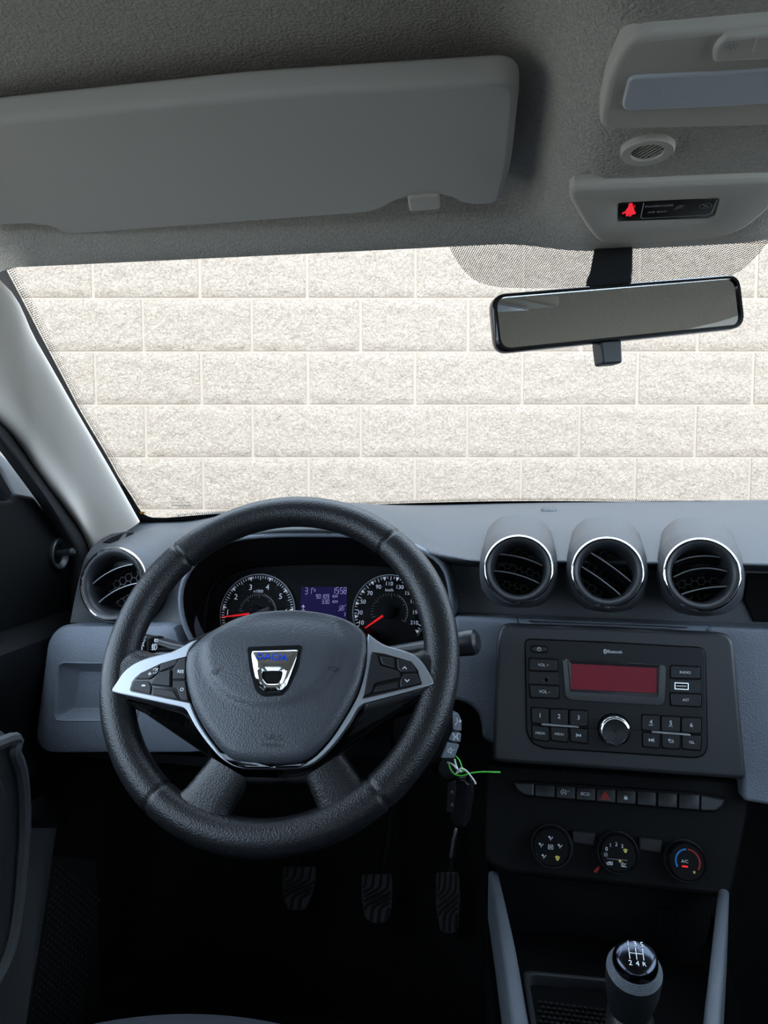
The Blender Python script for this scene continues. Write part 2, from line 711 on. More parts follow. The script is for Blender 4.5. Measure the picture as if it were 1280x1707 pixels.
bms = [block_mesh(s) for s in range(7)]
rotm = Matrix((WL.u, WL.v, WL.n)).transposed().to_4x4()
k0 = -int((zr + H) / RH) - 1
nb = 0
for k in range(k0, 40):
    z0, z1 = zr + k * RH, zr + (k + 1) * RH
    if z0 > 1.45: break
    z0 = max(z0, -H)
    if z1 - z0 < .05: continue
    J = FA if k % 2 == 0 else FB
    for a, b in zip(J, J[1:]):
        if nb >= 300: break
        o = bpy.data.objects.new('block', bms[random.randrange(7)])
        COL.objects.link(o)
        o.parent = wall
        mm = rotm @ Matrix.Diagonal((b - a - .013 + random.uniform(-.002, .002), z1 - z0 - .009, 1, 1))
        mm.translation = WL.P((a + b) / 2, (z0 + z1) / 2, 0) - ORG[wall]
        o.matrix_local = mm
        nb += 1

# ================================================================== car shell
# --- windscreen
def WS(q, s, off=0.0):
    def f(q, s):
        hw = lerp(.75, .66, s)
        y = lerp(1.36 - .21 * q * q, .80 - .055 * q * q, s)
        z = lerp(-.074 - .030 * q * q, .242 - .017 * q * q, s) + .05 * s * (1 - s)
        return V((XC + q * hw, y, H + z))
    p = f(q, s)
    if off:
        e = 1e-3
        n = (f(q + e, s) - f(q - e, s)).cross(f(q, s + e) - f(q, s - e)).normalized()
        if n.y > 0: n = -n
        p = p + n * off
    return p


def ws_patch(q0, q1, s0, s1, off, nq=40, ns=24):
    g = G()
    g.loft([[WS(lerp(q0, q1, i / nq), lerp(s0, s1, j / ns), off) for i in range(nq + 1)] for j in range(ns + 1)], closed=False)
    return g


win = ws_patch(-1.05, 1.05, -.06, 1.03, 0).obj('window_1', M['glass'])
tag(win, 'raked laminated windscreen with black dotted border', 'windscreen', kind='structure')
def qi(s):
    return interp(s, [(-.1, .955), (.03, .962), (.07, .966), (.24, .980), (.52, .996), (.77, 1.002), (1.1, 1.006)])


g = G(); g.loft([[WS(-lerp(qi(s), 1.06, k / 3), s, .002) for k in range(4)] for s in [-.07 + 1.17 * j / 24 for j in range(25)]], closed=False)
g2 = G(); g2.loft([[WS(lerp(qi(s), 1.06, k / 3), s, .002) for k in range(4)] for s in [-.07 + 1.17 * j / 24 for j in range(25)]], closed=False)
g3 = ws_patch(-1.04, 1.04, -.07, .008, .0022, 40, 3)
for q in (g2, g3):
    n = len(g.v); g.v += q.v; g.f += [tuple(i + n for i in f_) for f_ in q.f]
# rounded lower corners
for sg in (-1, 1):
    c = (sg * .90, .075)
    arcp = [(sg * (.930 + .0345 * math.cos(a)), .060 - .053 * math.sin(a)) for a in [math.pi / 2 * k / 8 for k in range(9)]]
    i = g.add([WS(x, y, .002) for x, y in arcp] + [WS(sg * .967, .004, .002)])
    g.f += [(i[k], i[k + 1], i[9]) for k in range(8)]
tag(g.obj('frit_band', M['gloss'], win, smooth=0), 'black printed border')
# comb of printed dots along the border
g = G()
def dot(q, s, rq, rs):
    i = g.add([WS(q + rq * math.cos(a), s + rs * math.sin(a), .0015) for a in [R_(60 * k) for k in range(6)]])
    g.f.append(tuple(i))
for k in range(150):
    s = .075 + k * .0061
    for r_, d in ((1, .0035), (2, .0075), (3, .0115), (4, .0155)):
        dot(-qi(s) + d, s + (.003 if r_ % 2 else 0), .0021 - .0003 * r_, .0021 - .0003 * r_)
for k in range(420):
    q = -.90 + k * .0043
    for r_, d in ((1, .005), (2, .011)):
        dot(q + (.002 if r_ % 2 else 0), .008 + d, .0016 - .0003 * r_, .0036 - .0006 * r_)
tag(g.obj('frit_dots', M['gloss'], win, smooth=0), kind='stuff')

# dotted sun shade round the mirror mount
def dots_mat():
    m_ = bpy.data.materials.new('printed_dot_screen')
    m_.use_nodes = True
    nt = m_.node_tree
    nt.nodes.remove(nt.nodes['Principled BSDF'])
    tc = nt.nodes.new('ShaderNodeTexCoord')
    mp = nt.nodes.new('ShaderNodeMapping')
    mp.inputs['Scale'].default_value = (430, 430, 430)
    mp.inputs['Rotation'].default_value = (0, 0, R_(24))
    nt.links.new(tc.outputs['UV'], mp.inputs['Vector'])
    vo = nt.nodes.new('ShaderNodeTexVoronoi')
    vo.voronoi_dimensions = '2D'
    vo.inputs['Scale'].default_value = 1.0
    vo.inputs['Randomness'].default_value = 0.0
    nt.links.new(mp.outputs[0], vo.inputs['Vector'])
    lt = nt.nodes.new('ShaderNodeMath')
    lt.operation = 'LESS_THAN'
    lt.inputs[1].default_value = .36
    nt.links.new(vo.outputs['Distance'], lt.inputs[0])
    t = nt.nodes.new('ShaderNodeBsdfTransparent')
    d = nt.nodes.new('ShaderNodeBsdfDiffuse')
    d.inputs['Color'].default_value = (.012, .008, .010, 1)
    mx = nt.nodes.new('ShaderNodeMixShader')
    nt.links.new(lt.outputs[0], mx.inputs[0])
    nt.links.new(t.outputs[0], mx.inputs[1])
    nt.links.new(d.outputs[0], mx.inputs[2])
    nt.links.new(mx.outputs[0], nt.nodes['Material Output'].inputs['Surface'])
    return m_


def ws_hit(px, py):
    """(q, s) of the windscreen under a line of sight"""
    q, s = (px - 700) / 900, (840 - py) / 450
    for _ in range(30):
        def pr(q, s):
            p = WS(q, s) - CAM
            d = p.dot(CF)
            return V((640 + FPX * p.dot(CR) / d, 853.5 - FPX * p.dot(CU) / d))
        p = pr(q, s)
        e = 1e-3
        a, b = (pr(q + e, s) - p) / e, (pr(q, s + e) - p) / e
        r = V((px, py)) - p
        det = a.x * b.y - a.y * b.x
        q += (r.x * b.y - r.y * b.x) / det
        s += (a.x * r.y - a.y * r.x) / det
    return q, s


shp = [ws_hit(*p) for p in spl([(733, 355), (733, 372), (752, 415), (775, 450), (805, 470), (860, 477), (1000, 476), (1150, 470), (1215, 458), (1250, 435), (1290, 385), (1300, 350)], 5)]
sc_ = cen(shp)
shp = radial(shp, 72, sc_)
g = G()
L = [[WS(lerp(sc_[0], q, k), min(lerp(sc_[1], s, k), .985), .0028) for q, s in shp] for k in (1, .75, .5, .25, .02)]
g.loft(L, True, False, True)
band = g.obj('dot_shade_band', dots_mat(), win, smooth=80)
tag(band, 'grey dotted sun shade around the mirror mount')
uv = band.data.uv_layers.new(name='UVMap')
bx = V((1, 0, 0)); by = (WS(0, .9) - WS(0, .5)).normalized()
for l in band.data.loops:
    p = band.data.vertices[l.vertex_index].co
    uv.data[l.index].uv = (p.dot(bx), p.dot(by))
# tinted sticker and etched maker's mark low in the corner
q0, s0 = ws_hit(300, 838)
WF = Fr(WS(q0, s0, .002), u=WS(q0 + .01, s0) - WS(q0, s0), v=WS(q0, s0 + .01) - WS(q0, s0))
g = G()
g.stroke(WF, WF.T([(285, 838), (318, 838)]), .0011, 0)
g.stroke(WF, WF.T([(295, 833), (295, 830), (306, 830), (306, 833)]), .0009, 0)
for x in range(286, 316, 4):
    g.stroke(WF, WF.T([(x, 844), (x + 1.5, 841), (x + 3, 844)]), .0008, 0)
tag(g.obj('etched_mark', M['dim'], win, smooth=0), 'small etched mark low in the glass corner')
g = G()
q1, s1 = ws_hit(237, 852)
WF2 = Fr(WS(q1, s1, .0032), u=WS(q1 + .01, s1) - WS(q1, s1), v=WS(q1, s1 + .01) - WS(q1, s1))
g.slab(WF2, circ((0, 0), .004, .003, 12), 0, .0004)
tag(g.obj('sticker', M['orange'], win, smooth=0), 'tiny orange sticker')

# --- headliner
OV = Fr(at(1110, 350, .70), u=(1, 0, 0), v=at(1140, 100, .49) - at(1140, 350, .70))
SUNV = Fr(at(720, 335, .73), u=(1, .07, 0), v=at(430, 158, .545) - at(430, 350, .735))


def plane_z(fr, x, y):
    return fr.O.z - ((x - fr.O.x) * fr.n.x + (y - fr.O.y) * fr.n.y) / fr.n.z


def head_z(x, y):
    # far from the front the cloth is nearly level; it dips to the windscreen
    t = [(-1.7, .27), (-1.0, .315), (0, .315), (.42, .305), (.56, .297), (.70, .281), (.765, .266), (.80, .238), (.82, .225)]
    z = H + interp(y, t)
    ex = abs(x - XC)
    z -= .10 * sst((ex - .655) / .10) ** 1.5
    z -= .012 * (ex / .6) ** 2
    w = sst((.165 - abs(x - .135)) / .095)
    lo = plane_z(OV, x, y) + .0008
    if y > .76: lo = min(lo, plane_z(OV, x, .76)) + (y - .76) * .2
    fade = sst((y - .25) / .15)
    z = lerp(z, min(lo, z + .03), w * fade)
    return z


g = G()
ys = [-1.7, -1.4, -1.0, -.6, -.2, .1, .25, .35] + [.40 + .015 * k for k in range(29)]
xs = [XC - .70 + .02 * k for k in range(71)]
L = []
for y in ys:
    L.append([V((x, y - .06 * ((x - XC) / .66) ** 2 * sst((y - .5) / .3), head_z(x, y))) for x in xs])
L.append([p + V((0, .012, .004)) for p in L[-1]])
L.append([p + V((0, .012, .045)) for p in L[-1]])
g.loft(L, closed=False)
ceil = g.obj('ceiling', M['liner'], smooth=70)
tag(ceil, 'grey cloth headliner sweeping down to the windscreen', 'headliner', kind='structure')
g = G()
L = [[V((x, y, H + .395 - .12 * sst((abs(x - XC) - .3) / .45) - .06 * sst((y - .35) / .5) - .08 * sst((-1.1 - y) / .6))) for x in [XC - .74 + .0925 * k for k in range(17)]] for y in [-1.75 + .09 * k for k in range(29)]]
g.loft(L, closed=False)
tag(g.obj('roof_skin', M['paint'], ceil), 'painted roof above the headliner')

# --- A pillars
def loft_px(rows, n=5):
    """rows of (px, py, Y) points -> smooth surface"""
    P = [[p if isinstance(p, V) else at(*p) for p in r] for r in rows]
    P = [[V(q) for q in spl([tuple(p) for p in r], n, False)] for r in P]
    cols = [spl([tuple(P[i][j]) for i in range(len(P))], n, False) for j in range(len(P[0]))]
    return [[V(cols[j][i]) for j in range(len(cols))] for i in range(len(cols[0]))]


def rail_row(y, dz):
    return [V((x, y + dy, H + z + dz)) for x, dy, z in ((-.602, .02, .262), (-.586, 0, .250), (-.602, 0, .215), (-.625, 0, .195), (-.645, .02, .190))]


rows = [
    rail_row(-1.65, -.01), rail_row(-.8, .01), rail_row(.10, .008), rail_row(.42, 0),
    [V((-.604, .615, H + .236)), V((-.588, .60, H + .224)), V((-.602, .605, H + .170)), V((-.622, .61, H + .140)), V((-.645, .63, H + .132))],
    [(0, 474, .745), (-3, 478, .725), (0, 621, .815), (0, 694, .855), (-4, 704, .885)],
    [(63, 577, .845), (60, 581, .825), (63, 716, .905), (70, 787, .945), (64, 795, .975)],
    [(126, 685, .945), (123, 690, .925), (126, 811, .995), (126, 859, 1.015), (120, 866, 1.045)],
    [(190, 795, 1.05), (187, 800, 1.03), (160, 872, 1.055), (146, 897, 1.06), (140, 904, 1.09)],
    [(232, 868, 1.13), (228, 874, 1.11), (182, 905, 1.085), (156, 925, 1.075), (148, 932, 1.10)],
]
g = G(); g.loft(loft_px(rows), closed=False)
tag(g.obj('trim_1', M['pillar'], smooth=60), 'pale grey plastic trim on the driver side windscreen pillar', 'pillar trim', kind='structure')
# matching pillar on the passenger side
g = G()
g.loft([[WS(1.0, s, .01) + V(d) for d in ((0, 0, 0), (.01, -.05, 0), (.07, -.09, -.01), (.10, -.02, 0), (.05, .05, .02))] for s in (-.05, .3, .6, .9, 1.1)], closed=True)
tag(g.obj('trim_2', M['pillar'], smooth=60), 'pale grey trim on the passenger side windscreen pillar', 'pillar trim', kind='structure')

# --- door on the driver side
DX = -.685
door = thing('door_1', 'black driver door beside the dashboard', 'door', (DX, .3, .38), kind='structure')
DR = Fr((DX, .9, H - .1), n=(1, 0, 0))
# rubber door seal in the gap
rows = [
    [(-50, 634, .835), (-55, 652, .80), (-50, 690, .835)],
    [(0, 690, .885), (-3, 720, .85), (0, 752, .875)],
    [(32, 735, .925), (30, 762, .89), (30, 792, .915)],
    [(79, 797, .985), (74, 825, .945), (62, 836, .965)],
    [(126, 857, 1.045), (108, 878, .995), (92, 885, 1.01)],
    [(150, 905, 1.09), (133, 925, 1.035), (108, 935, 1.045)],
    [(168, 985, 1.10), (140, 985, 1.035), (112, 1000, 1.045)],
    [(170, 1060, 1.10), (145, 1060, 1.03), (116, 1050, 1.045)],
]
g = G(); g.loft(loft_px(rows), closed=False)
tag(g.obj('door_seal', M['rubber'], door, smooth=60), 'black rubber seal')
# painted window frame, glass run, sail panel
def dslab(px, h0, h1, bev, name, mt, lab=None, fr=DR):
    g = G(); g.slab(fr, fr.sh(h1).T(px), h0, h1, bev)
    o = g.obj(name, mt, door)
    if lab: tag(o, lab)
    return o


dslab([(-330, 330), (-60, 660), (0, 752), (40, 790), (75, 832), (60, 845), (24, 826), (10, 800), (0, 782), (-60, 690), (-330, 365)], -.03, -.012, .004, 'window_frame', M['paint'], 'painted upper window frame')
dslab([(-330, 365), (-60, 690), (0, 782), (10, 800), (25, 826), (16, 836), (8, 822), (-60, 735), (-330, 400)], -.03, -.006, .004, 'glass_run', M['rubber'], 'black glass channel')
sail = rnd(DR.T([(-80, 832), (0, 836), (17, 834), (20, 826), (26, 823), (54, 828), (76, 856), (100, 895), (116, 940), (124, 985), (126, 1060), (-80, 1060)]), .006)
g = G(); g.slab(DR, sail, -.03, .004, .005)
g.obj('mirror_sail', M['black'], door)
# mirror adjuster: cup and lever
kx = DR.tr(92, 923)
dish = thing('mirror_adjuster', 'black mirror adjuster lever in an oval cup on the driver door corner', 'lever', DR.P(kx[0], kx[1], .004))
g = G()
g.lathe(DR, [(.021, .0035), (.021, .009), (.0195, .0105), (.017, .0095), (.013, .004), (.0085, .0035)], kx, 32, sy=1.15)
g.obj('cup', M['smooth'], dish)
g = G(); g.tube([DR.P(kx[0], kx[1], .004), DR.P(kx[0] - .002, kx[1] + .002, .016), DR.P(kx[0] - .004, kx[1] + .004, .031)], [.0052, .0045, .0058], 14)
g.tube([DR.P(kx[0] - .004, kx[1] + .004, .031), DR.P(kx[0] - .0045, kx[1] + .0045, .0345)], [.0058, .003], 14)
g.obj('lever', M['smooth'], dish)
# belt-line ledge, inner panel
def prof_y(pts, y0, y1, name, mt, lab=None, par=None, ny=8, bend=None):
    """profile in x-z swept along the car"""
    g = G()
    L = []
    for k in range(ny + 1):
        y = lerp(y0, y1, k / ny)
        dx = bend(y) if bend else 0
        L.append([V((x + dx, y, H + z)) for x, z in pts])
    g.loft(L, True, True, True)
    o = g.obj(name, mt, par)
    if lab: tag(o, lab)
    return o


zb = atx(60, 1030, DX).z - H
prof_y([(-.76, zb - .01), (-.70, zb), (-.665, zb - .004), (-.645, zb - .02), (-.64, zb - .05), (-.655, zb - .11), (-.66, zb - .16), (-.645, zb - .20), (-.645, -.42), (-.66, -.47), (-.76, -.49)],
       -1.2, 1.10, 'door_panel', M['black'], None, door, 10)
# armrest with grab recess that shows at the frame's left edge
AR = Fr((-.56, .685, H - .405), n=(1, 0, 0))
g = G()
arm = rnd([(-.9, .12), (.055, .115), (.083, .05), (.080, -.03), (.05, -.16), (-.05, -.21), (-.9, -.2)], [.0, .06, .06, .06, .06, .05, .0], 6)
g.slab(AR, arm, -.09, 0, .022, 5)
ao = g.obj('armrest', M['smooth'], door)
g = G()
pth = [AR.P(-.3, .100, .004), AR.P(.02, .098, .004), AR.P(.05, .075, .004), AR.P(.062, .03, .004), AR.P(.058, -.04, .004), AR.P(.03, -.14, .004), AR.P(-.04, -.175, .004)]
g.tube(spl([tuple(p) for p in pth], 6, False), .0075, 8)
g.obj('armrest_piping', M['dash'], ao)
g = G()
g.slab(AR, rnd([(-.6, .085), (.005, .085), (.035, .05), (.035, -.02), (.01, -.09), (-.6, -.12)], .03, 5), -.002, .006, .005, 4)
g.obj('armrest_pad', M['smooth'], ao)
# door handle glint at the very edge
g = G(); hp = atx(0, 1069, -.632)
g.tube([hp + V((0, -.09, -.004)), hp + V((.004, -.03, 0)), hp + V((-.004, .006, .001))], [.004, .0045, .002], 8)
tag(g.obj('inner_handle', M['chrome'], door), 'bright inner door handle')
# driver window glass
g = G()
g.loft([[V((-.73, y, H + z)) for y in (-.05, .3, .6, .86)] for z in (-.16, -.02)] + [[V((-.70, y, H + .10)) for y in (-.05, .3, .55, .72)], [V((-.655, y, H + .20)) for y in (-.05, .2, .4, .58)]], closed=False)
tag(g.obj('window_2', M['glass']), 'clear driver door window', 'window', kind='structure')
# exterior door mirror, a sliver shows past the sail
mh = thing('door_mirror', 'white door mirror outside the driver window', 'door mirror', (-.84, .80, H - .13))
g = G()
mf = Fr((-.87, .86, H - .05), n=(0, -1, 0))
g.dome(mf, rnd([(-.11, -.07), (.10, -.075), (.11, .05), (-.09, .07)], .04), [(.8, -.09), (.95, -.06), (1, 0), (1, .01), (.9, .012)])
g.obj('shell', M['paint'], mh)
g = G(); g.tube([(-.76, .85, H - .12), (-.70, .87, H - .13)], .02, 10)
g.obj('arm', M['black'], mh)

# --- rest of the body, mostly behind the lens
for sx, nm, lab in ((-1, 'trim_3', 'dark driver side body pillar behind the front seat'), (1, 'trim_4', 'dark passenger side body pillar behind the front seat')):
    g = G()
    X = XC + sx * .73
    for y0, y1 in ((-.20, -.08), (-1.15, -1.0)):
        g.loft([[V((X - sx * (.03 + k * .05), y0, H - .2 + .42 * k)), V((X - sx * (.03 + k * .05), y1, H - .2 + .42 * k)), V((X + sx * (.03 - .05 * k), y1, H - .2 + .42 * k)), V((X + sx * (.03 - .05 * k), y0, H - .2 + .42 * k))] for k in (0, .5, 1)], True, True, True)
    tag(g.obj(nm, M['black']), lab, 'pillar', kind='structure')
g = G(); g.box(-.86, -.79, -1.7, 1.2, .30, H - .45); tag(g.obj('trim_8', M['carpet'], smooth=0), 'dark outer sill wall below the driver door', 'sill', kind='structure')  # box added to stop light leaking in under the door
g = G(); g.box(XC + .72, XC + .78, -1.7, 1.15, .35, H - .17)
tag(g.obj('door_2', M['black'], smooth=0), 'black passenger side door below the window', 'door', kind='structure')
g = G(); g.box(-.74, XC + .78, -1.78, -1.70, .35, H - .15)
g.box(-.70, XC + .7, -1.76, -1.70, H + .19, H + .31)
tag(g.obj('wall_back', M['black'], smooth=0), 'dark tailgate behind the seats', 'tailgate', kind='structure')
for k, (nm, X, y0, y1, lab) in enumerate((('window_3', -.70, -1.02, -.2, 'tinted rear door window on the driver side'), ('window_4', XC + .76, -.08, .86, 'clear passenger door window'), ('window_5', XC + .76, -1.02, -.2, 'tinted rear door window on the passenger side'))):
    sx = -1 if X < 0 else 1
    g = G(); g.loft([[V((X - sx * .10 * t_, lerp(y0, y1 - (.3 * t_ if k == 1 else 0), q / 4), H - .19 + .43 * t_)) for q in range(5)] for t_ in (0, .4, .8, 1)], closed=False)
    tag(g.obj(nm, M['glass' if k == 1 else 'tint']), lab, 'window', kind='structure')
g = G(); g.loft([[V((x, -1.735, z)) for x in (-.66, -.3, .5, XC + .72)] for z in (H - .16, H + .2)], closed=False)
tag(g.obj('window_6', M['tint']), 'tinted tailgate window', 'window', kind='structure')  # out of view, tinted to lower the light from the rear
# floor pan, toe board, bonnet
g = G()
FZ = H - .905
pr = [(-1.75, FZ), (.4, FZ), (.9, FZ), (1.18, FZ), (1.26, FZ + .03), (1.45, FZ + .28), (1.52, FZ + .55), (1.50, FZ + .78)]
g.loft([[V((x, y, z)) for y, z in pr] for x in (-.82, -.3, XC, .5, XC + .78)], closed=False)
g.loft([[V((x, y, z - .03)) for y, z in pr] for x in (-.82, -.3, XC, .5, XC + .78)], closed=False)
tag(g.obj('floor', M['carpet'], smooth=50), 'black carpeted footwell floor and toe board', 'floor', kind='structure')
g = G(); g.box(-.80, -.70, 1.04, 1.56, FZ - .05, H - .24); tag(g.obj('trim_6', M['carpet'], smooth=0), 'black carpeted kick panel left of the pedals', 'kick panel', kind='structure')
g = G(); g.box(XC + .72, XC + .78, 1.15, 1.56, FZ - .05, H - .24); tag(g.obj('trim_7', M['carpet'], smooth=0), 'black carpeted kick panel on the passenger side', 'kick panel', kind='structure')
g = G()
L = []
for k in range(13):
    y = lerp(1.45, 2.28, k / 12)
    zz = H - .155 - .16 * ((y - 1.36) / .92) ** 1.6
    L.append([V((XC + x, y - .10 * (x / .8) ** 2, zz - .05 * (x / .8) ** 4)) for x in [-.8 + .1 * q for q in range(17)]])
L.append([p + V((0, .03, -.10)) for p in L[-1]])
L.append([p + V((0, .02, -.40)) for p in L[-1]])
g.loft(L, closed=False)
tag(g.obj('car_bonnet', M['paint'], smooth=50), 'pale painted bonnet sloping away below the windscreen', 'bonnet')
# ================================================================== overhead things
def slabo(fr, px, h0, h1, bev, name, mt, par=None, r=0.0, seg=3, sm=None, bev0=0.0):
    p = fr.T(spl(px, sm) if sm else px)
    if r: p = rnd(ccw(p), r)
    g = G(); g.slab(fr, p, h0, h1, bev, seg, bev0)
    return g.obj(name, mt, par)


# sun visor
vz = thing('sun_visor', 'large grey vinyl sun visor folded up above the steering wheel', 'sun visor', SUNV.P(0, 0, -.012))
vp = [(-190, 222), (-190, 385), (-40, 372), (78, 366), (108, 386), (300, 372), (632, 347), (668, 322), (745, 317), (772, 336), (835, 334), (852, 270), (868, 122), (420, 150), (0, 192)]
g = G(); g.slab(SUNV, rnd(ccw(SUNV.T(vp)), .020, 7), -.016, .005, .0062, 5, .005)
g.obj('visor_board', M['visor'], vz)
pa = SUNV.tr(650, 331); pb = SUNV.tr(780, 326)
g = G(); g.tube([SUNV.P(pa[0] - .01, pa[1], -.006), SUNV.P(pb[0] + .01, pb[1], -.006)], .0045, 12)
g.obj('hinge_rod', M['black'], vz)
# visor clip
CLP = Fr(SUNV.P(*SUNV.tr(706, 333), .004), n=SUNV.n, u=SUNV.u)
vc = thing('visor_clip', 'small grey clip gripping the right end of the sun visor', 'clip', CLP.P(0, 0, -.01))
slabo(CLP, [(679, 324), (732, 320), (734, 343), (682, 347)], -.022, .004, .003, 'clip_jaw', M['greyp'], vc, r=.003)
vb = SUNV.sh(-.006)
g = G(); g.slab(vb, rnd(ccw(vb.T([(48, 366), (100, 368), (98, 382), (66, 386)])), .006), -.012, .003, .003)
tag(g.obj('visor_pivot_mount', M['greyp']), 'small grey pivot mount at the left end of the sun visor', 'mount')

# dome lamp
dl = thing('dome_lamp', 'grey plastic dome lamp console with clear lens on the headliner', 'dome lamp', OV.P(*OV.tr(1140, 110), 0))
lo = ccw(OV.T([(1062, 42), (1120, 36), (1500, 2), (1500, 185), (1280, 196), (1030, 202), (1000, 198), (998, 180), (1010, 120), (1035, 62)]))
g = G(); g.slab(OV, rnd(lo, .008, 4), -.006, .007, .005, 4)
g.obj('lamp_housing', M['greyp'], dl)
OVd = OV.sh(.007)
slabo(OVd, [(1048, 125), (1190, 118), (1480, 98), (1480, 158), (1180, 174), (1042, 180), (1036, 172)], -.001, .0025, .002, 'lamp_lens', M['lens'], dl, r=.006)
g = G()
p = ccw(OVd.T(spl([(1188, 90), (1190, 76), (1205, 58), (1240, 51), (1480, 34), (1480, 78), (1240, 93), (1195, 96)], 3)))
g.slab(OVd, p, -.001, .0035, .0025)
sw = g.obj('switch', M['greyp'], dl)
sun = [[(.35 * math.cos(a), .35 * math.sin(a)) for a in [R_(30 * k) for k in range(13)]]] + [[(.55 * math.cos(R_(a)), .55 * math.sin(R_(a))), (.95 * math.cos(R_(a)), .95 * math.sin(R_(a)))] for a in range(0, 360, 45)]
icon(OVd.sh(.0036), 1220, 76, 22, sun, M['dim'], sw, .2)
g = G(); fr_ = OVd.sh(.0036); g.stroke(fr_, fr_.T([(1255, 86), (1263, 60)]), .0008, .0003)
g.obj('divider', M['pillar'], sw, smooth=0)

# microphone grille
mg = thing('microphone_grille', 'round slotted microphone grille between dome lamp and air bag indicator', 'grille', OV.P(*OV.tr(1079, 248), 0))
mc = OV.tr(1079, 248)
mr = pxw(OV, 1079, 248, 88) / 2
g = G(); g.lathe(OV, [(mr, -.004), (mr, .0025), (mr * .95, .0038), (mr * .62, .0034), (mr * .6, .0010)], mc, 40, True, False)
g.obj('bezel', M['greyp'], mg)
g = G(); g.lathe(OV, [(mr * .61, -.002), (mr * .60, .0008)], mc, 32); g.obj('grille_back', M['deep'], mg)
for k in range(7):
    t = (k - 3) / 3.6
    w = mr * .56 * math.sqrt(max(1 - t * t, .05))
    ca, sa = math.cos(R_(52)), math.sin(R_(52))
    def q_(x, y): return (mc[0] + x * ca - y * sa, mc[1] + x * sa + y * ca)
    y_ = t * mr * .58
    g = G(); g.slab(OV, [q_(-w, y_ - mr * .032), q_(w, y_ - mr * .032), q_(w, y_ + mr * .032), q_(-w, y_ + mr * .032)], .0005, .0017, .0003, 1)
    g.obj('slat', M['greyp'], mg)

# passenger air bag indicator
ai = thing('airbag_indicator', 'grey overhead panel with lit red belt symbol and passenger air bag plate', 'indicator panel', OV.P(*OV.tr(1110, 345), 0))
po = ccw(OV.T(spl([(948, 318), (955, 306), (980, 302), (1130, 295), (1290, 289), (1310, 297), (1300, 320), (1255, 362), (1215, 382), (1160, 391), (1060, 397), (1005, 395), (985, 380), (962, 345)], 4)))
OVp = OV.sh(.0038)
pi_ = ccw(OVp.T(rnd([(1006, 334), (1215, 322), (1200, 352), (1192, 368), (1018, 378), (1004, 370)], 10)))
N = 72
c_ = cen(OV.T([(1110, 345)]))
po, pi_ = radial(po, N, c_), radial(pi_, N, c_)
pj = radial(ccw(OVp.T(rnd([(1031, 338), (1198, 330), (1190, 358), (1180, 363), (1031, 368)], 4))), N, c_)
g = G()
g.loft([[OV.P(x, y, h) for x, y in p] for p, h in ((po, -.006), (po, .003), (inset(po, .002), .0052), (inset(po, .005), .0062), (inset(pi_, -.004), .0064), (pi_, .0056), (inset(pj, -.001), .0040), (pj, .0034))])
g.obj('panel_housing', M['greyp'], ai)
pl = slabo(OVp, [(1031, 338), (1198, 330), (1190, 358), (1180, 363), (1031, 368)], -.002, .0004, 0, 'indicator_plate', M['gloss'], ai)
letter('PASSENGER', OVp, 1099, 342, 46, M['white'], pl, h=.0007)
letter('AIR BAG', OVp, 1095, 352, 31, M['white'], pl, h=.0007)
g = G(); g.stroke(OVp, OVp.T([(1073, 337), (1068, 361), (1071, 363), (1178, 357), (1186, 354), (1195, 333)]), .0007, .0007); g.obj('outline', M['white'], pl, smooth=0)
# seated figure with belt, lit red
zi = Zm(1010, 300, 6.0952)
g = G()
for poly in ([(232, 235), (250, 224), (270, 232), (275, 255), (290, 300), (296, 325), (275, 345), (215, 345), (190, 325), (205, 295), (228, 262)],
             [(190, 312), (205, 322), (170, 342), (160, 330)], [(270, 322), (300, 318), (305, 335), (275, 340)],
             [(205, 340), (232, 342), (222, 362), (198, 358)], [(240, 342), (265, 340), (250, 365), (232, 362)], [(282, 262), (295, 245), (300, 250), (286, 272)]):
    g.fill(OVp, OVp.T(zi(poly)), .0007)
g.obj('belt_symbol', M['red_lit'], pl, smooth=0)
icon(OVp, 1133, 344, 18, [arc(0, 0, .5, 20, 330), [(-.9, -.6), (.9, .7)], [(-.2, .9), (.6, .4), (.9, .9)], [(-.8, -.9), (-.2, -.5)]], M['dim'], pl, .14, .0007)
icon(OVp, 1176, 342, 22, [arc(0, 0, .85, 0, 360, 24), [(-.6, .6), (.6, -.6)], [(-.2, -.5), (0, .1), (.4, .3)]], M['dim'], pl, .14, .0007)

# rear-view mirror
mu = (CR * math.cos(R_(13)) + FH * math.sin(R_(13)))
mu = (mu + V((0, 0, .085))).normalized()
mO = at(1033, 521, .765)
mnn = mu.cross(V((0, 0, 1))).normalized()
mvv = (V((0, 0, 1)) - mnn * .05)
MR = Fr(mO, u=mu, v=mvv)
rm = thing('rearview_mirror', 'black framed rear-view mirror hanging from the windscreen', 'mirror', MR.P(0, .0, -.02))
mo = rnd(ccw(MR.T([(821, 490), (1234, 456), (1244, 545), (830, 588)])), .014, 6)
mi = rnd(ccw(MR.T([(827, 496), (1228, 463), (1237, 540), (836, 581)])), .011, 6)
g = G()
g.loft([[MR.P(x, y, h) for x, y in p] for p, h in ((inset(mo, .022), -.034), (inset(mo, .008), -.028), (mo, -.012), (mo, -.002), (inset(mo, .0015), 0), (mi, .0), (mi, -.003))], True, True, False)
g.obj('mirror_housing', M['gloss'], rm)
g = G(); g.slab(MR, mi, -.0045, -.0022)
g.obj('mirror_glass', M['mirror'], rm, smooth=0)
tb = MR.tr(1024, 590)
g = G(); g.slab(MR, rnd([(tb[0] - .0115, tb[1] + .014), (tb[0] + .0115, tb[1] + .014), (tb[0] + .0105, tb[1] - .0085), (tb[0] - .0105, tb[1] - .0085)], .003), -.02, -.004, .002)
g.obj('dip_lever', M['smooth'], rm)
g = G()
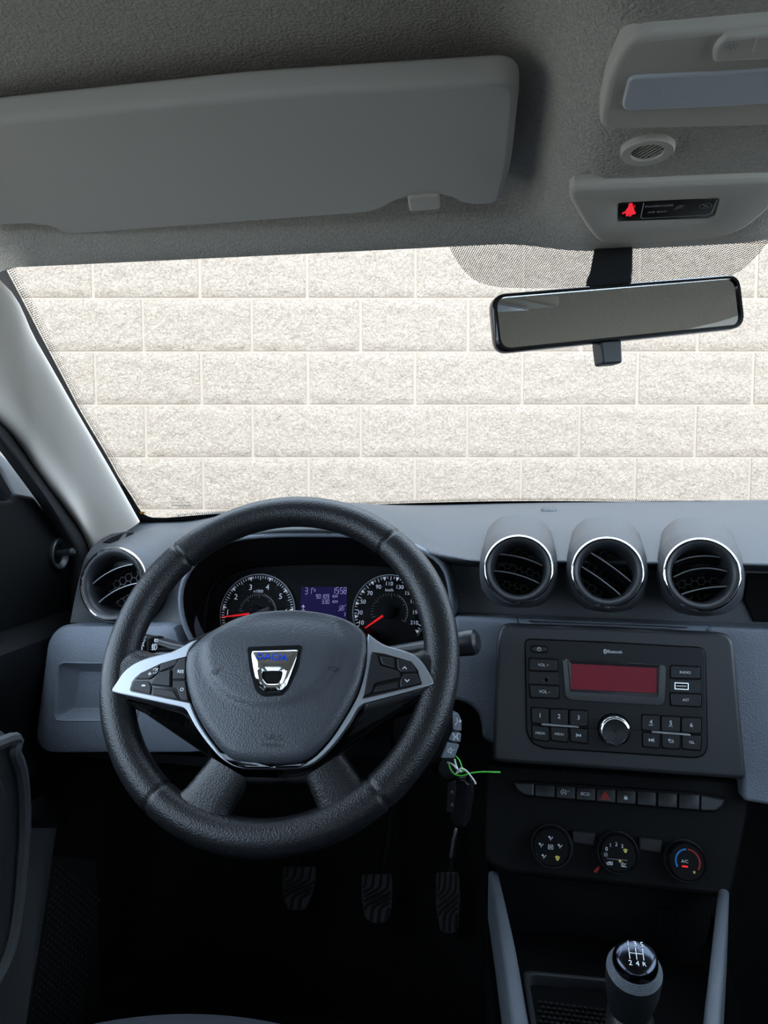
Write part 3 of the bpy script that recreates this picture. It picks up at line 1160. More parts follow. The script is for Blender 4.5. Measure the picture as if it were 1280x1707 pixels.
A = at(1018, 462, .80); B = at(1022, 420, .815)
fA = Fr(A, n=(0, -1, -.5)); 
g.loft([[P_ + fA.u * x + fA.v * y for x, y in rnd([(-w, -.006), (w, -.006), (w, .008), (-w, .008)], .003)] for P_, w in ((at(1014, 476, .795), .0215), (A, .0205), (B, .0185), (B + V((0, .012, .012)), .0185))], True, True, True)
g.obj('mirror_stem', M['smooth'], rm)

# ================================================================== dashboard
da = thing('dashboard', 'dark grey moulded dashboard below the windscreen', 'dashboard', (XC, 1.05, H - .45))
st = [
    # windscreen base, middle of the top, near the front edge, lip, under the lip
    [(222, 872, 1.15), (195, 885, 1.10), (165, 902, 1.04), (150, 917, 1.005), (140, 935, .98)],
    [(262, 866, 1.20), (245, 884, 1.11), (222, 905, 1.03), (208, 924, .985), (200, 940, .96)],
    [(330, 858, 1.27), (312, 880, 1.13), (300, 902, 1.03), (290, 922, .975), (284, 940, .955)],
    [(400, 850, 1.31), (378, 862, 1.12), (356, 880, .985), (345, 897, .935), (340, 912, .93)],
    [(470, 846, 1.33), (455, 842, 1.10), (440, 866, .965), (438, 882, .922), (438, 893, .925)],
    [(540, 844, 1.34), (530, 838, 1.09), (520, 862, .96), (520, 879, .918), (520, 890, .922)],
    [(610, 842, 1.35), (605, 840, 1.08), (600, 866, .962), (600, 884, .922), (600, 894, .927)],
    [(665, 841, 1.355), (665, 851, 1.08), (662, 876, .968), (660, 894, .928), (660, 905, .935)],
    [(720, 840, 1.36), (722, 866, 1.07), (722, 902, .955), (720, 921, .918), (720, 930, .93)],
    [(790, 839, 1.36), (795, 874, 1.06), (800, 920, .935), (800, 936, .905), (800, 942, .93)],
    [(900, 837, 1.365), (905, 874, 1.06), (910, 920, .93), (910, 937, .90), (910, 943, .93)],
    [(1100, 835, 1.36), (1100, 875, 1.06), (1100, 922, .93), (1100, 940, .90), (1100, 946, .93)],
    [(1300, 833, 1.33), (1300, 878, 1.05), (1300, 925, .93), (1300, 943, .90), (1300, 949, .93)],
    [(1700, 828, 1.20), (1700, 885, 1.02), (1700, 935, .93), (1700, 955, .90), (1700, 962, .93)],
]
L = loft_px([r + [(r[-1][0], r[-1][1] + 6, r[-1][2] + .05)] for r in st], 5)
for r in L:                                # tuck the back edge under the glass
    r.insert(0, r[0] + V((0, .06, -.035)))
g = G(); g.loft(L, closed=False)
pad = g.obj('upper_pad', M['dash'], da, smooth=60)
# little sensor dome and panel edge by the windscreen
g = G(); sf = Fr(at(915, 851, 1.22), n=(0, -.1, 1), u=(1, 0, 0)); g.lathe(sf, [(.013, -.012), (.013, .001), (.010, .004), (.004, .0055)], n=20)
g.obj('light_sensor', M['smooth'], da)

# left fascia around the side vent
rows = [
    [(150, 917, 1.004), (140, 935, .979), (132, 965, .975), (124, 1000, .965), (117, 1038, .95)],
    [(208, 924, .984), (200, 940, .959), (195, 968, .985), (190, 1000, .985), (186, 1038, .95)],
    [(290, 922, .974), (284, 940, .954), (275, 968, .975), (268, 1000, .965), (262, 1040, .94)],
    [(345, 897, .934), (328, 925, .935), (308, 962, .938), (302, 1000, .938), (306, 1042, .935)],
]
g = G(); g.loft(loft_px(rows), closed=False)
g.obj('side_fascia', M['dash'], da, smooth=60)

# lower panels: real slabs standing in front of the recess
LP = Fr(at(200, 1150, .905), n=(0, -1, .10))
lo = radial(rnd(ccw(LP.T([(76, 1066), (92, 1046), (112, 1041), (292, 1041), (297, 1066), (310, 1094), (330, 1118), (352, 1126), (352, 1235), (340, 1258), (74, 1258), (54, 1238)])), .012), 96, cen(LP.T([(165, 1153)])))
tc_ = cen(LP.T([(165, 1153)]))
ho = radial(rnd(ccw(LP.T([(98, 1106), (232, 1108), (228, 1200), (92, 1200)])), .008), 96, tc_)
hi = radial(rnd(ccw(LP.T([(119, 1121), (215, 1122), (212, 1187), (110, 1187)])), .004), 96, tc_)
g = G()
def LL(p, h, fr=LP): return [fr.P(x, y, h) for x, y in p]
g.loft([LL(lo, -.03), LL(lo, -.010), LL(inset(lo, .003), -.003), LL(inset(lo, .010), 0), LL(inset(ho, -.0022), 0), LL(inset(ho, -.0012), .0012), LL(ho, .0004), LL(inset(ho, .002), -.003), LL(inset(ho, .0022), -.0035)], True, True, False)
g.obj('knee_panel', M['panel'], da)
g = G()
g.loft([LL(ho, .0002), LL(inset(ho, .0022), -.0035), LL(hi, -.017), LL(inset(hi, .002), -.018)], True, False, True)
tag(g.obj('storage_tray', M['panel'], da), 'shallow open storage tray')
# underside roll of the knee panel
g = G()
kp = [(-.005, 0), (-.006, -.012), (-.02, -.026), (-.06, -.036), (-.10, -.036), (-.10, .0)]
a0, a1 = LP.tr(60, 1252), LP.tr(352, 1252)
g.loft([[LP.P(x, a0[1] + b + .006, h - .004) for h, b in kp] for x in (a0[0], lerp(a0[0], a1[0], .5), a1[0])], True, True, True)
g.obj('knee_panel_underside', M['black'], da)

RP = Fr(at(1000, 1150, .905), n=(0, -1, .10))
rp = ccw(RP.T([(352, 1108), (735, 1108), (752, 1075), (755, 1050), (757, 1027), (1000, 1037), (1236, 1046), (1236, 1255), (815, 1240), (803, 1230), (803, 1212), (797, 1190), (783, 1176), (762, 1168), (600, 1168), (352, 1150)]))
g = G(); g.slab(RP, rnd(rp, .006), -.05, 0, .006, 4)
g.obj('centre_panel', M['panel'], da)
slabo(RP, [(1178, 1044), (1700, 1066), (1700, 1440), (1300, 1345), (1238, 1335), (1238, 1288), (1178, 1284)], -.05, .0004, .004, 'passenger_panel', M['panel'], da, r=.006)
g = G(); g.slab(RP, ccw(RP.T([(352, 1160), (812, 1165), (812, 1292), (352, 1262)])), -.075, -.055); g.obj('column_recess', M['black'], da)
# stitched-look grip strip over the radio
GS = RP.sh(.0005)
slabo(GS, [(880, 1035), (1147, 1045), (1145, 1047), (1050, 1049), (900, 1041)], -.004, .0012, .001, 'grip_strip', M['rail'], da, r=.002)
for x in (862, 1178):
    g = G(); g.stroke(GS, GS.T([(x, 1030 + (x - 862) * .06), (x + 3, 1042 + (x - 862) * .05)]), .0012, .0004); g.obj('panel_gap', M['deep'], da, smooth=0)
# shadowed recess behind the centre vents
RB = Fr(at(1000, 1000, .962), n=(0, -1, .05))
slabo(RB, [(735, 925), (800, 925), (1700, 940), (1700, 1085), (760, 1050), (735, 1045)], -.03, 0, .002, 'recess_wall', M['dash'], da)
g = G(); g.slab(RB, ccw(RB.T([(1245, 955), (1700, 965), (1700, 1045), (1255, 1036), (1238, 1000)])), .001, .004, .002); g.obj('shelf_slot_shade', M['deep'], da)  # flat black sheet, the shade of the shelf slot painted on
# dark plenum below, so no light leaks under the dash
g = G()
g.loft([[V((x, y, H + z)) for y, z in ((1.33, -.14), (1.33, -.5), (1.12, -.42), (1.07, -.36), (1.06, -.26), (1.07, -.15))] for x in (-.66, 0, .85)], True, True, True)
g.obj('dash_underside', M['deep'], da)
# defroster slot by the pillar
from mathutils.bvhtree import BVHTree
pad_tree = BVHTree.FromPolygons([pad.data.vertices[k].co + ORG[pad] for k in range(len(pad.data.vertices))], [tuple(p.vertices) for p in pad.data.polygons])


def onpad(px, py):
    d = ray(px, py).normalized()
    p, n, _, _ = pad_tree.ray_cast(CAM, d)
    if p is None: p, n, _, _ = pad_tree.find_nearest(at(px, py, 1.05))
    return p, (n if n.z > 0 else -n)


def padslab(px, h0, h1, name, mt, par):
    q = [onpad(*p) for p in resamp(px, 40)]
    nm = sum((b for a, b in q), V((0, 0, 0))).normalized()
    g = G(); g.loft([[a + nm * h for a, b in q] for h in (h0, h1)], True, True, True)
    return g.obj(name, mt, par)


dfo = onpad(225, 896)[0]
dfp = thing('defroster_grille', 'narrow slatted demister slot at the left end of the dashboard top', 'grille', dfo)
padslab([(172, 905), (186, 897), (205, 890), (276, 884), (262, 893), (240, 902), (200, 907)], -.004, .0012, 'slot', M['deep'], dfp)
for k in range(4):
    x, y = 198 + k * 19, 899 - k * 3.6
    padslab([(x, y + 5), (x + 8, y - 6), (x + 14, y - 7), (x + 8, y + 4)], -.003, .0028, 'slat', M['dash'], dfp)

# ------------------------------------------------------------------ air vents
def vent(cx, cy, rpx, Y, tilt, blades, lab, yaw=0.0, hump=True, stretch=1.0):
    n = V((math.sin(R_(yaw)), -math.cos(R_(tilt)) * math.cos(R_(yaw)), math.sin(R_(tilt))))
    fr = Fr(at(cx, cy, Y), n=n)
    r = pxw(fr, cx, cy, rpx * 2) / 2
    dd = ray(cx, cy); skew = .8 * dd.x / dd.y if hump else 0
    t = thing('air_vent', lab, 'air vent', fr.P(0, 0, -.03), 'round air vents of the dashboard')
    g = G(); nn = 48
    L = []
    for k, (s, back, dz) in enumerate(((.96, -.002, 0), (1.03, .004, 0), (1.10, .014, -.002), (1.17, .030, -.004), (1.17, .055, -.002), (1.12, .13, .010))):
        pts = []
        for q in range(nn):
            a = 2 * math.pi * q / nn
            ca, sa = math.cos(a), math.sin(a)
            e = 1.0
            if k >= 3:                       # boxier behind
                m_ = max(abs(ca), abs(sa))
                e = lerp(1, min(1 / m_, 1.16), .45)
            p = fr.P(0, 0, 0) + fr.u * (r * s * e * ca) + fr.v * (r * s * e * sa) + V((back * skew, back, dz))
            pts.append(p)
        L.append(pts)
    g.loft(L, True, False, True)
    g.obj('pod', M['dash'], t, smooth=50)
    g = G()
    prof = [(.93, -.004), (1.0, -.002), (1.015, .001), (1.0, .0035), (.955, .0045), (.925, .003)]
    g.lathe(fr, [(r * a, b) for a, b in prof], n=56, c0=False, c1=False); g.obj('chrome_ring', M['chrome'], t, smooth=60)
    g = G()
    prof = [(.935, .002), (.90, .0045), (.84, .004), (.77, -.001), (.73, -.008), (.71, -.02), (.70, -.045), (.0005, -.046)]
    g.lathe(fr, [(r * a, b) for a, b in prof], n=56, c0=False, c1=False); g.obj('inner_bezel', M['smooth'], t, smooth=50)
    # honeycomb behind the blades
    g = G()
    hr = r * .115
    for i in range(-4, 5):
        for j in range(-5, 6):
            x, y = i * hr * 1.5, (j + .5 * (i % 2)) * hr * 1.732
            if math.hypot(x, y) > r * .66: continue
            g.stroke(fr, [(x + hr * math.cos(R_(60 * k)), y + hr * math.sin(R_(60 * k))) for k in range(7)], hr * .16, -.034)
    g.obj('honeycomb', M['smooth'], t, smooth=0)
    g = G(); g.lathe(fr, [(r * .69, -.040), (r * .68, -.039)], n=32); g.obj('duct', M['deep'], t)
    for off, ang, bow, tw in blades:
        ca, sa = math.cos(R_(ang)), math.sin(R_(ang))
        w = r * .70 * math.sqrt(max(1 - off * off * 1.6, .1))
        L = []
        for k in range(13):
            x = lerp(-w, w, k / 12)
            y = off * r + bow * r * (1 - (x / w) ** 2)
            X, Yb = x * ca - y * sa, x * sa + y * ca
            nx, ny = -sa, ca
            # blade cross-section: thin leading edge, running back into the duct
            L.append([fr.P(X + nx * d, Yb + ny * d, h) for d, h in ((.0009, -.006), (.0013, -.007), (.0012 + tw, -.026), (-.0012 + tw, -.026), (-.0013, -.007), (-.0009, -.006))])
        g = G(); g.loft(L, True, True, True)
        b = g.obj('blade', M['gloss'], t)
        g = G()
        pth = []
        for k in range(13):
            x = lerp(-w, w, k / 12); y = off * r + bow * r * (1 - (x / w) ** 2)
            pth.append(fr.P(x * ca - y * sa, x * sa + y * ca, -.0055))
        g.tube(pth, .0008, 6); g.obj('blade_edge', M['satin'], b)
    return t, fr, r


vent(864, 949, 58, .872, 14, [(.30, -14, .07, -.006), (-.22, -14, .07, -.006)], 'round chrome-ringed air vent nearest the steering wheel, two blades drooping right')
vent(1012, 954, 61, .872, 14, [(.20, -36, .03, -.006), (-.28, -36, .03, -.006)], 'round chrome-ringed middle air vent above the radio, blades tilted steeply')
vent(1169, 958, 65, .872, 14, [(.42, 8, .10, -.006), (.02, 8, .16, -.006), (-.42, 12, .05, -.004)], 'round chrome-ringed air vent on the passenger side, blades bowed upward')
vent(190, 974, 55, .925, 10, [(.30, 26, .10, -.006), (-.25, 26, .10, -.006)], 'round chrome-ringed air vent beside the driver door', yaw=-3, hump=False)

# ------------------------------------------------------------------ instrument cluster
CL = Fr(at(540, 1010, 1.005), n=(0, -math.cos(R_(17)), math.sin(R_(17))))
LI = Fr(at(525, 960, .918), n=(0, -1, .02))
ic = thing('instrument_cluster', 'instrument cluster with two round gauges behind the steering wheel', 'instrument cluster', CL.P(0, -.06, 0))
lipx = [(300, 996), (306, 968), (322, 941), (352, 914), (392, 899), (450, 893), (525, 892), (595, 894), (665, 905), (710, 922), (738, 945), (750, 982), (752, 1025), (742, 1070), (715, 1095), (600, 1102), (450, 1102), (345, 1094), (318, 1066), (304, 1032)]
fpx = [(349, 1012), (357, 985), (376, 964), (409, 949), (465, 944), (525, 942), (600, 943), (664, 948), (700, 962), (722, 990), (730, 1025), (727, 1060), (710, 1083), (640, 1092), (450, 1095), (370, 1092), (350, 1070), (345, 1040)]
NN = 96
cl = LI.tr(530, 1005); cf = CL.tr(530, 1020)
lip = radial(ccw(LI.T(spl(lipx, 5))), NN, cl)
fac = radial(ccw(CL.T(spl(fpx, 5))), NN, cf)
g = G()
g.loft([[LI.P(x, y, -.05) for x, y in inset(lip, -.004)], [LI.P(x, y, -.004) for x, y in inset(lip, -.004)], [LI.P(x, y, .001) for x, y in inset(lip, -.0025)], [LI.P(x, y, .002) for x, y in lip], [LI.P(x, y, .001) for x, y in inset(lip, .002)], [LI.P(x, y, -.003) for x, y in inset(lip, .003)]])
g.obj('hood_lip', M['panel'], ic, smooth=60)
g = G()
A = [LI.P(x, y, -.003) for x, y in inset(lip, .003)]
B = [CL.P(x, y, .006) for x, y in inset(fac, -.004)]
C = [CL.P(x, y, .0) for x, y in fac]
g.loft([A, [a.lerp(b, .5) for a, b in zip(A, B)], B, [CL.P(x, y, .004) for x, y in inset(fac, -.001)], C])
g.obj('funnel', M['black'], ic, smooth=50)
g = G(); g.slab(CL, fac, -.004, 0); fp = g.obj('face_plate', M['face'], ic, smooth=0)


def gauge(cx, cy, rpx, name, lab, nums, numr, ticks, a0, a1, major, needle_to, cap, unit, unit_at, inner):
    c = CL.tr(cx, cy)
    r = pxw(CL, cx, cy, rpx * 2) / 2
    g = G(); g.lathe(CL, [(r * .99, .0003), (r * .985, .0008), (.0005, .0008)], c, 64, False, False)
    dl_ = g.obj(name, M['face'], ic, smooth=30); tag(dl_, lab)
    g = G()
    pts = arc(c[0], c[1], r, a1 - 6, a0 + 6, 80)
    g.tube([CL.P(x, y, .0022) for x, y in pts], .0007, 6)
    g.obj('ring', M['satin'], dl_)
    g = G()
    for k in range(ticks + 1):
        a = R_(lerp(a0, a1, k / ticks))
        mj = k % major == 0
        r0 = .955; r1 = .84 if mj else (.86 if k % (major // 2) == 0 else .90)
        ca, sa = math.cos(a), math.sin(a)
        if mj:
            g.fill(CL, [(c[0] + r * (r0 * ca - .05 * sa), c[1] + r * (r0 * sa + .05 * ca)), (c[0] + r * (r0 * ca + .05 * sa), c[1] + r * (r0 * sa - .05 * ca)), (c[0] + r * .85 * ca, c[1] + r * .85 * sa)], .0012)
        else:
            g.stroke(CL, [(c[0] + r * r0 * ca, c[1] + r * r0 * sa), (c[0] + r * r1 * ca, c[1] + r * r1 * sa)], r * .016, .0012)
    g.obj('scale_ticks', M['white_lit'], dl_, smooth=0)
    g = G()
    for k in range(25):
        a = R_(lerp(inner[0], inner[1], k / 24)); ca, sa = math.cos(a), math.sin(a)
        e = .40 if k % 6 == 0 else .45
        g.stroke(CL, [(c[0] + r * .50 * ca, c[1] + r * .50 * sa), (c[0] + r * e * ca, c[1] + r * e * sa)], r * .010, .0012)
    g.stroke(CL, arc(c[0], c[1], r * .50, inner[1], lerp(inner[0], inner[1], .6), 14), r * .015, .0012)
    g.obj('inner_scale', M['dim'], dl_, smooth=0)
    g = G()
    for s, x, y, w in nums:
        q = CL.tr(x, y)
        put_text(g, s, CL, q, pxw(CL, x, y, w), .0012)
    q = CL.tr(*unit_at[:2]); put_text(g, unit, CL, q, pxw(CL, unit_at[0], unit_at[1], unit_at[2]), .0012)
    g.obj('numerals', M['white_lit'], dl_, smooth=0)
    t = V(CL.tr(*needle_to)); cc = V(c); d = (t - cc).normalized(); nrm = V((-d.y, d.x))
    g = G()
    g.loft([[CL.P(*(cc + d * s + nrm * w), h) for w, h in ((-hw, .004), (0, .0058), (hw, .004))] for s, hw in ((r * .18, .0016), (r * .6, .0012), ((t - cc).length, .0005))], True, True, True)
    g.obj('needle', M['needle'], dl_)
    g = G(); g.lathe(CL, [(r * .19, .001), (r * .19, .006), (r * .165, .0075), (r * .05, .008)], c, 28); g.obj('needle_cap', M['black'], dl_)


Zg = Zm(300, 870, 2.6667)
def zg(x, y): return (300 + x / 2.6667, 870 + y / 2.6667)
gauge(429.5, 1022, 62, 'tachometer', 'rev counter dial', [(s, *zg(x, y), 5.5) for s, x, y in (('1', 213, 402), ('2', 250, 333), ('3', 315, 291), ('4', 390, 290), ('5', 448, 331), ('6', 472, 400))], .78, 56, 206, -26, 8, zg(187, 425), 1, 'x1000', (*zg(349, 308), 16), (175, 5))
gauge(649, 1020, 61, 'speedometer', 'speed dial', [(s, *zg(x, y), 9 if len(s) == 2 else 13) for s, x, y in (('10', 808, 448), ('30', 801, 403), ('50', 815, 355), ('70', 845, 317), ('90', 883, 289), ('110', 932, 275), ('130', 979, 290), ('150', 1018, 317), ('170', 1042, 354), ('190', 1052, 402), ('210', 1042, 448))], .78, 44, 212, -32, 4, zg(812, 482), 1, 'km/h', (*zg(931, 303), 13), (200, -30))
# display
lc = slabo(CL, Zg([(540, 289), (743, 291), (741, 440), (534, 438)]), 0, .0012, 0, 'display', M['lcd'], ic)
CLd = CL.sh(.0013)
SEG = {'0': 'abcdef', '1': 'bc', '2': 'abged', '3': 'abgcd', '5': 'afgcd', '8': 'abcdefg', '9': 'abcdfg'}
def seg7(g, txt, x, y, w, h, gap, th):
    """seven-segment figures; x, y = left middle in pixels"""
    for ch in txt:
        a, b = CLd.tr(x, y), CLd.tr(x + w, y - h / 2)
        X0, X1, Y0, Y1, Ym = a[0], b[0], a[1] - (b[1] - a[1]), b[1], a[1]
        L = {'a': ((X0, Y1), (X1, Y1)), 'b': ((X1, Y1), (X1, Ym)), 'c': ((X1, Ym), (X1, Y0)), 'd': ((X0, Y0), (X1, Y0)), 'e': ((X0, Ym), (X0, Y0)), 'f': ((X0, Y1), (X0, Ym)), 'g': ((X0, Ym), (X1, Ym))}
        for s in SEG.get(ch, ''):
            p, q = V(L[s][0]), V(L[s][1]); d = (q - p) * .1
            g.stroke(CLd, [p + d, q - d], th, .0003)
        x += w + gap
g = G()
seg7(g, '31', 508.5, 985, 4.4, 10, 2.2, .0006)
seg7(g, '15', 554, 984.5, 4.4, 10, 2, .0006); seg7(g, '58', 567.5, 984.5, 4.0, 10, 1.8, .0006)
for dy in (-2, 2):
    g.stroke(CLd, CLd.T([(565, 984.5 + dy), (565.8, 984.5 + dy)]), .0006, .0003)
seg7(g, '90109', 527, 994.2, 3.0, 6.4, 1.6, .0005)
seg7(g, '330', 536.5, 1003, 3.0, 6.4, 1.6, .0005)
for t, x, y, w in (('KM', 558.5, 994.2, 8), ('KM', 558.5, 1003, 8), ('°c', 523.5, 983, 6), ('1', 575, 1024, 4)):
    put_text(g, t, CLd, CLd.tr(x, y), pxw(CLd, x, y, w), .0003)
g.stroke(CLd, CLd.T([(505.5, 1016), (505.5, 1010)]), .0007, .0003)
g.fill(CLd, CLd.T([(502.5, 1012), (508.5, 1012), (505.5, 1008)]), .0003)
g.stroke(CLd, CLd.T([(503, 1017), (508, 1017)]), .0007, .0003)
cc = CLd.tr(570, 1013.5); rr = pxw(CLd, 570, 1013, 8) / 2
g.stroke(CLd, arc(cc[0], cc[1], rr, 40, 350, 20), .0005, .0003)
put_text(g, 'A', CLd, cc, rr * .9, .0003)
g.stroke(CLd, CLd.T([(564, 1019), (577, 1008)]), .0005, .0003)
g.obj('segments', M['lcd_ink'], lc, smooth=0)
g = G(); g.slab(CL, inset(fac, .001), .0105, .0112); g.obj('gauge_window', M['gauge_glass'], ic, smooth=0)
# ================================================================== steering wheel
TW = R_(32)
WH = Fr(at(459.8, 1097.5, .726), n=(0, -math.cos(TW), math.sin(TW)))
sw_ = thing('steering_wheel', 'black leather steering wheel with silver trim and buttons', 'steering wheel', WH.P(0, 0, -.06))
RM, RTU = .1695, .0175
seams = [math.atan2(*(lambda q: (q[1], q[0]))(WH.tr(*p))) for p in ((298, 920), (655, 900), (258, 1335), (645, 1340))]
g = G()
L = []
na = 480
for k in range(na):
    a = 2 * math.pi * k / na
    ds = min(abs((a - s + math.pi) % (2 * math.pi) - math.pi) for s in seams)
    gr = .0022 * math.exp(-(ds / .009) ** 2)
    # thumb swell at the two upper quarters
    th = sum(.0005 * math.exp(-((a - c + math.pi) % (2 * math.pi) - math.pi) ** 2 / .05) for c in (R_(28), R_(152)))
    L.append([WH.P((RM + (RTU + th - gr) * math.cos(b)) * math.cos(a), (RM + (RTU + th - gr) * math.cos(b)) * math.sin(a), (RTU * .92 + th - gr) * math.sin(b)) for b in [2 * math.pi * q / 28 for q in range(28)]])
L.append(L[0])
g.loft(L)
g.obj('rim', M['leather'], sw_, smooth=80)
HB = WH.sh(.008)                          # plane of the spokes and trim
Z8 = Zm(160, 1020, 4.0)
Z1 = Zm(460, 1020, 3.2)


def hp(px, h0, h1, bev, name, mt, par=sw_, r=0.0, sm=None, seg=3):
    return slabo(HB, px, h0, h1, bev, name, mt, par, r, seg, sm)


# leather-wrapped roots of the side spokes
hp([(205, 1092), (225, 1078), (262, 1090), (300, 1086), (330, 1066), (345, 1090), (345, 1185), (300, 1190), (200, 1168), (170, 1150), (175, 1110)], -.022, .006, .012, 'spoke', M['leather'], r=.01, seg=5)
hp([(600, 1060), (622, 1060), (645, 1078), (690, 1088), (706, 1078), (735, 1090), (750, 1120), (745, 1150), (715, 1160), (640, 1185), (600, 1195)], -.022, .006, .012, 'spoke', M['leather'], r=.01, seg=5)
# dark underside wedges that show below the trim
hp([(200, 1160), (300, 1180), (322, 1190), (372, 1268), (400, 1288), (490, 1291), (490, 1306), (395, 1306), (350, 1268), (318, 1212), (300, 1196), (215, 1176)], -.03, .002, .004, 'spoke_underside', M['black'], r=.003)
hp([(716, 1150), (610, 1180), (597, 1192), (560, 1248), (530, 1275), (500, 1288), (455, 1291), (455, 1306), (520, 1306), (565, 1270), (600, 1215), (625, 1195), (705, 1168)], -.03, .002, .004, 'spoke_underside', M['black'], r=.003)
# lower spokes: broad blades that sweep out into the rim
def low_spoke(pts_hub, pts_rim):
    g = G()
    A = [V(HB.P(*HB.tr(*p), .004)) for p in pts_hub]
    B = [V(WH.P(*WH.tr(*p), .004)) for p in pts_rim]
    n = 10
    L = []
    for k in range(n + 1):
        t = k / n
        w = .5 * (1 + .28 * (2 * t - 1) ** 2 - .28) / .5
        ce0, ce1 = (A[0] + A[1]) / 2, (B[0] + B[1]) / 2
        c = ce0.lerp(ce1, t)
        e = (A[1] - A[0]).lerp(B[1] - B[0], t) * .5
        fl = 1 + .55 * max(0, t - .55) ** 2 / .2
        e = e * fl
        N_ = WH.n
        pts = []
        for q in range(18):
            a = 2 * math.pi * q / 18
            ca, sa = math.cos(a), math.sin(a)
            sx = math.copysign(abs(ca) ** .6, ca); sy = math.copysign(abs(sa) ** .8, sa)
            pts.append(c + e * sx + N_ * (.0125 * sy - .008))
        L.append(pts)
    g.loft(L, True, True, True)
    return g.obj('lower_spoke', M['leather'], sw_, smooth=60)


low_spoke([(352, 1262), (415, 1300)], [(283, 1345), (362, 1385)])
low_spoke([(508, 1300), (573, 1258)], [(545, 1385), (632, 1340)])
# hub back cover behind the airbag
hub = HB.T(spl([(330, 1085), (460, 1030), (605, 1075), (606, 1150), (560, 1240), (510, 1290), (400, 1292), (345, 1235), (316, 1160)], 4))
g = G(); g.slab(HB, hub, -.045, -.002, .01); g.obj('hub_shell', M['black'], sw_)

# silver trim: one bright frame sweeping round hub and button pods
lt_o = Z8([(700, 200), (655, 213), (600, 245), (520, 282), (400, 312), (330, 335), (260, 372), (205, 420), (165, 478), (133, 528), (136, 545), (175, 558), (300, 585), (560, 642), (605, 655), (630, 680), (680, 772), (760, 885), (850, 984), (950, 1044), (1060, 1054), (1200, 1054)])
lt_i = Z8([(690, 214), (648, 262), (626, 330), (618, 420), (628, 520), (648, 600), (680, 690), (730, 785), (800, 885), (880, 980), (968, 1030), (1070, 1040), (1200, 1040)])
rt_o = Z1([(498, 128), (545, 165), (590, 190), (640, 205), (690, 220), (740, 240), (775, 268), (800, 300), (828, 345), (846, 382), (842, 398), (820, 407), (700, 441), (500, 494), (470, 505), (440, 532), (400, 602), (320, 712), (240, 792), (170, 832), (80, 840), (0, 841)])
rt_i = Z1([(494, 150), (492, 220), (486, 300), (470, 380), (448, 448), (420, 505), (380, 575), (310, 682), (230, 772), (150, 822), (80, 829), (0, 830)])
trim = G()
trim.slab(HB, HB.T(spl(lt_o, 3, False) + list(reversed(spl(lt_i, 3, False)))), .000, .0085, .0016, 2)
trim.slab(HB, HB.T(spl(rt_o, 3, False) + list(reversed(spl(rt_i, 3, False)))), .000, .0085, .0016, 2)
trim.obj('silver_trim', M['satin'], sw_)
# pods and buttons
HBb = HB.sh(.0078)
def pod(px, par=sw_):
    g = G(); g.slab(HBb, HBb.T(px), -.004, .0012, .0006, 2)
    return g.obj('button_pod', M['gloss'], sw_)
pl_ = pod(Z8([(226, 522), (240, 470), (262, 440), (300, 408), (440, 342), (560, 308), (618, 294), (612, 380), (614, 470), (632, 612), (560, 598), (236, 534)]))
pr_ = pod(Z1([(512, 214), (580, 224), (642, 242), (722, 266), (758, 312), (778, 388), (660, 420), (458, 468), (485, 380), (503, 300)]))
def wbtn(px, par, h=.0030, nm='button'):
    p = ccw(HBb.T(px)); p = inset(p, .0005)
    g = G(); g.slab(HBb, rnd(p, .0015, 3), 0, h, .0009, 2)
    return g.obj(nm, M['btn'], par)
b1 = wbtn(Z8([(262, 455), (300, 412), (436, 350), (412, 420), (366, 455)]), pl_)
b2 = wbtn(Z8([(232, 515), (258, 462), (360, 462), (380, 500), (372, 558), (242, 528)]), pl_)
wbtn(Z8([(442, 346), (560, 314), (542, 362), (425, 408)]), pl_)
wbtn(Z8([(368, 490), (416, 422), (510, 384), (508, 505), (380, 494)]), pl_, .0045)
b3 = wbtn(Z8([(515, 388), (558, 316), (610, 304), (605, 455), (512, 455)]), pl_)
b4 = wbtn(Z8([(514, 460), (605, 460), (626, 602), (572, 592), (542, 518), (514, 510)]), pl_)
wbtn(Z8([(384, 506), (525, 526), (562, 590), (378, 558)]), pl_)
HBt = HBb.sh(.0031)
letter('RES', HBt, 301.5, 1119.5, 10.5, M['white'], b3, bold=True)
letter('O', HBt, 303.5, 1149.5, 6, M['white'], b4, bold=True)
letter('+', HBt, 250, 1123.5, 6, M['white'], b1, bold=True)
letter('-', HBt, 239.5, 1143, 6, M['white'], b2, bold=True)
icon(HBt, 259, 1118.5, 10, [arc(0, 0, .75, -130, 160, 16), [(0, 0), (.8, .8)], [(-.4, -.75), (.4, -.75)]], M['white'], b1, .2)
wbtn(Z1([(508, 224), (545, 232), (562, 292), (662, 322), (672, 356), (530, 388), (514, 436), (466, 458)]), pr_, .0045)
wbtn(Z1([(550, 236), (634, 250), (640, 306), (566, 286)]), pr_)
b5 = wbtn(Z1([(644, 250), (722, 272), (758, 326), (668, 328), (648, 306)]), pr_)
b6 = wbtn(Z1([(678, 334), (758, 331), (775, 386), (662, 412), (662, 368)]), pr_)
wbtn(Z1([(532, 398), (655, 370), (656, 412), (516, 438)]), pr_)
icon(HBt, 674.5, 1114, 9, [[(-.7, -.3), (0, .5), (.7, -.3)]], M['white'], b5, .3)
icon(HBt, 678.5, 1134.5, 9, [[(-.7, .3), (0, -.5), (.7, .3)]], M['white'], b6, .3)

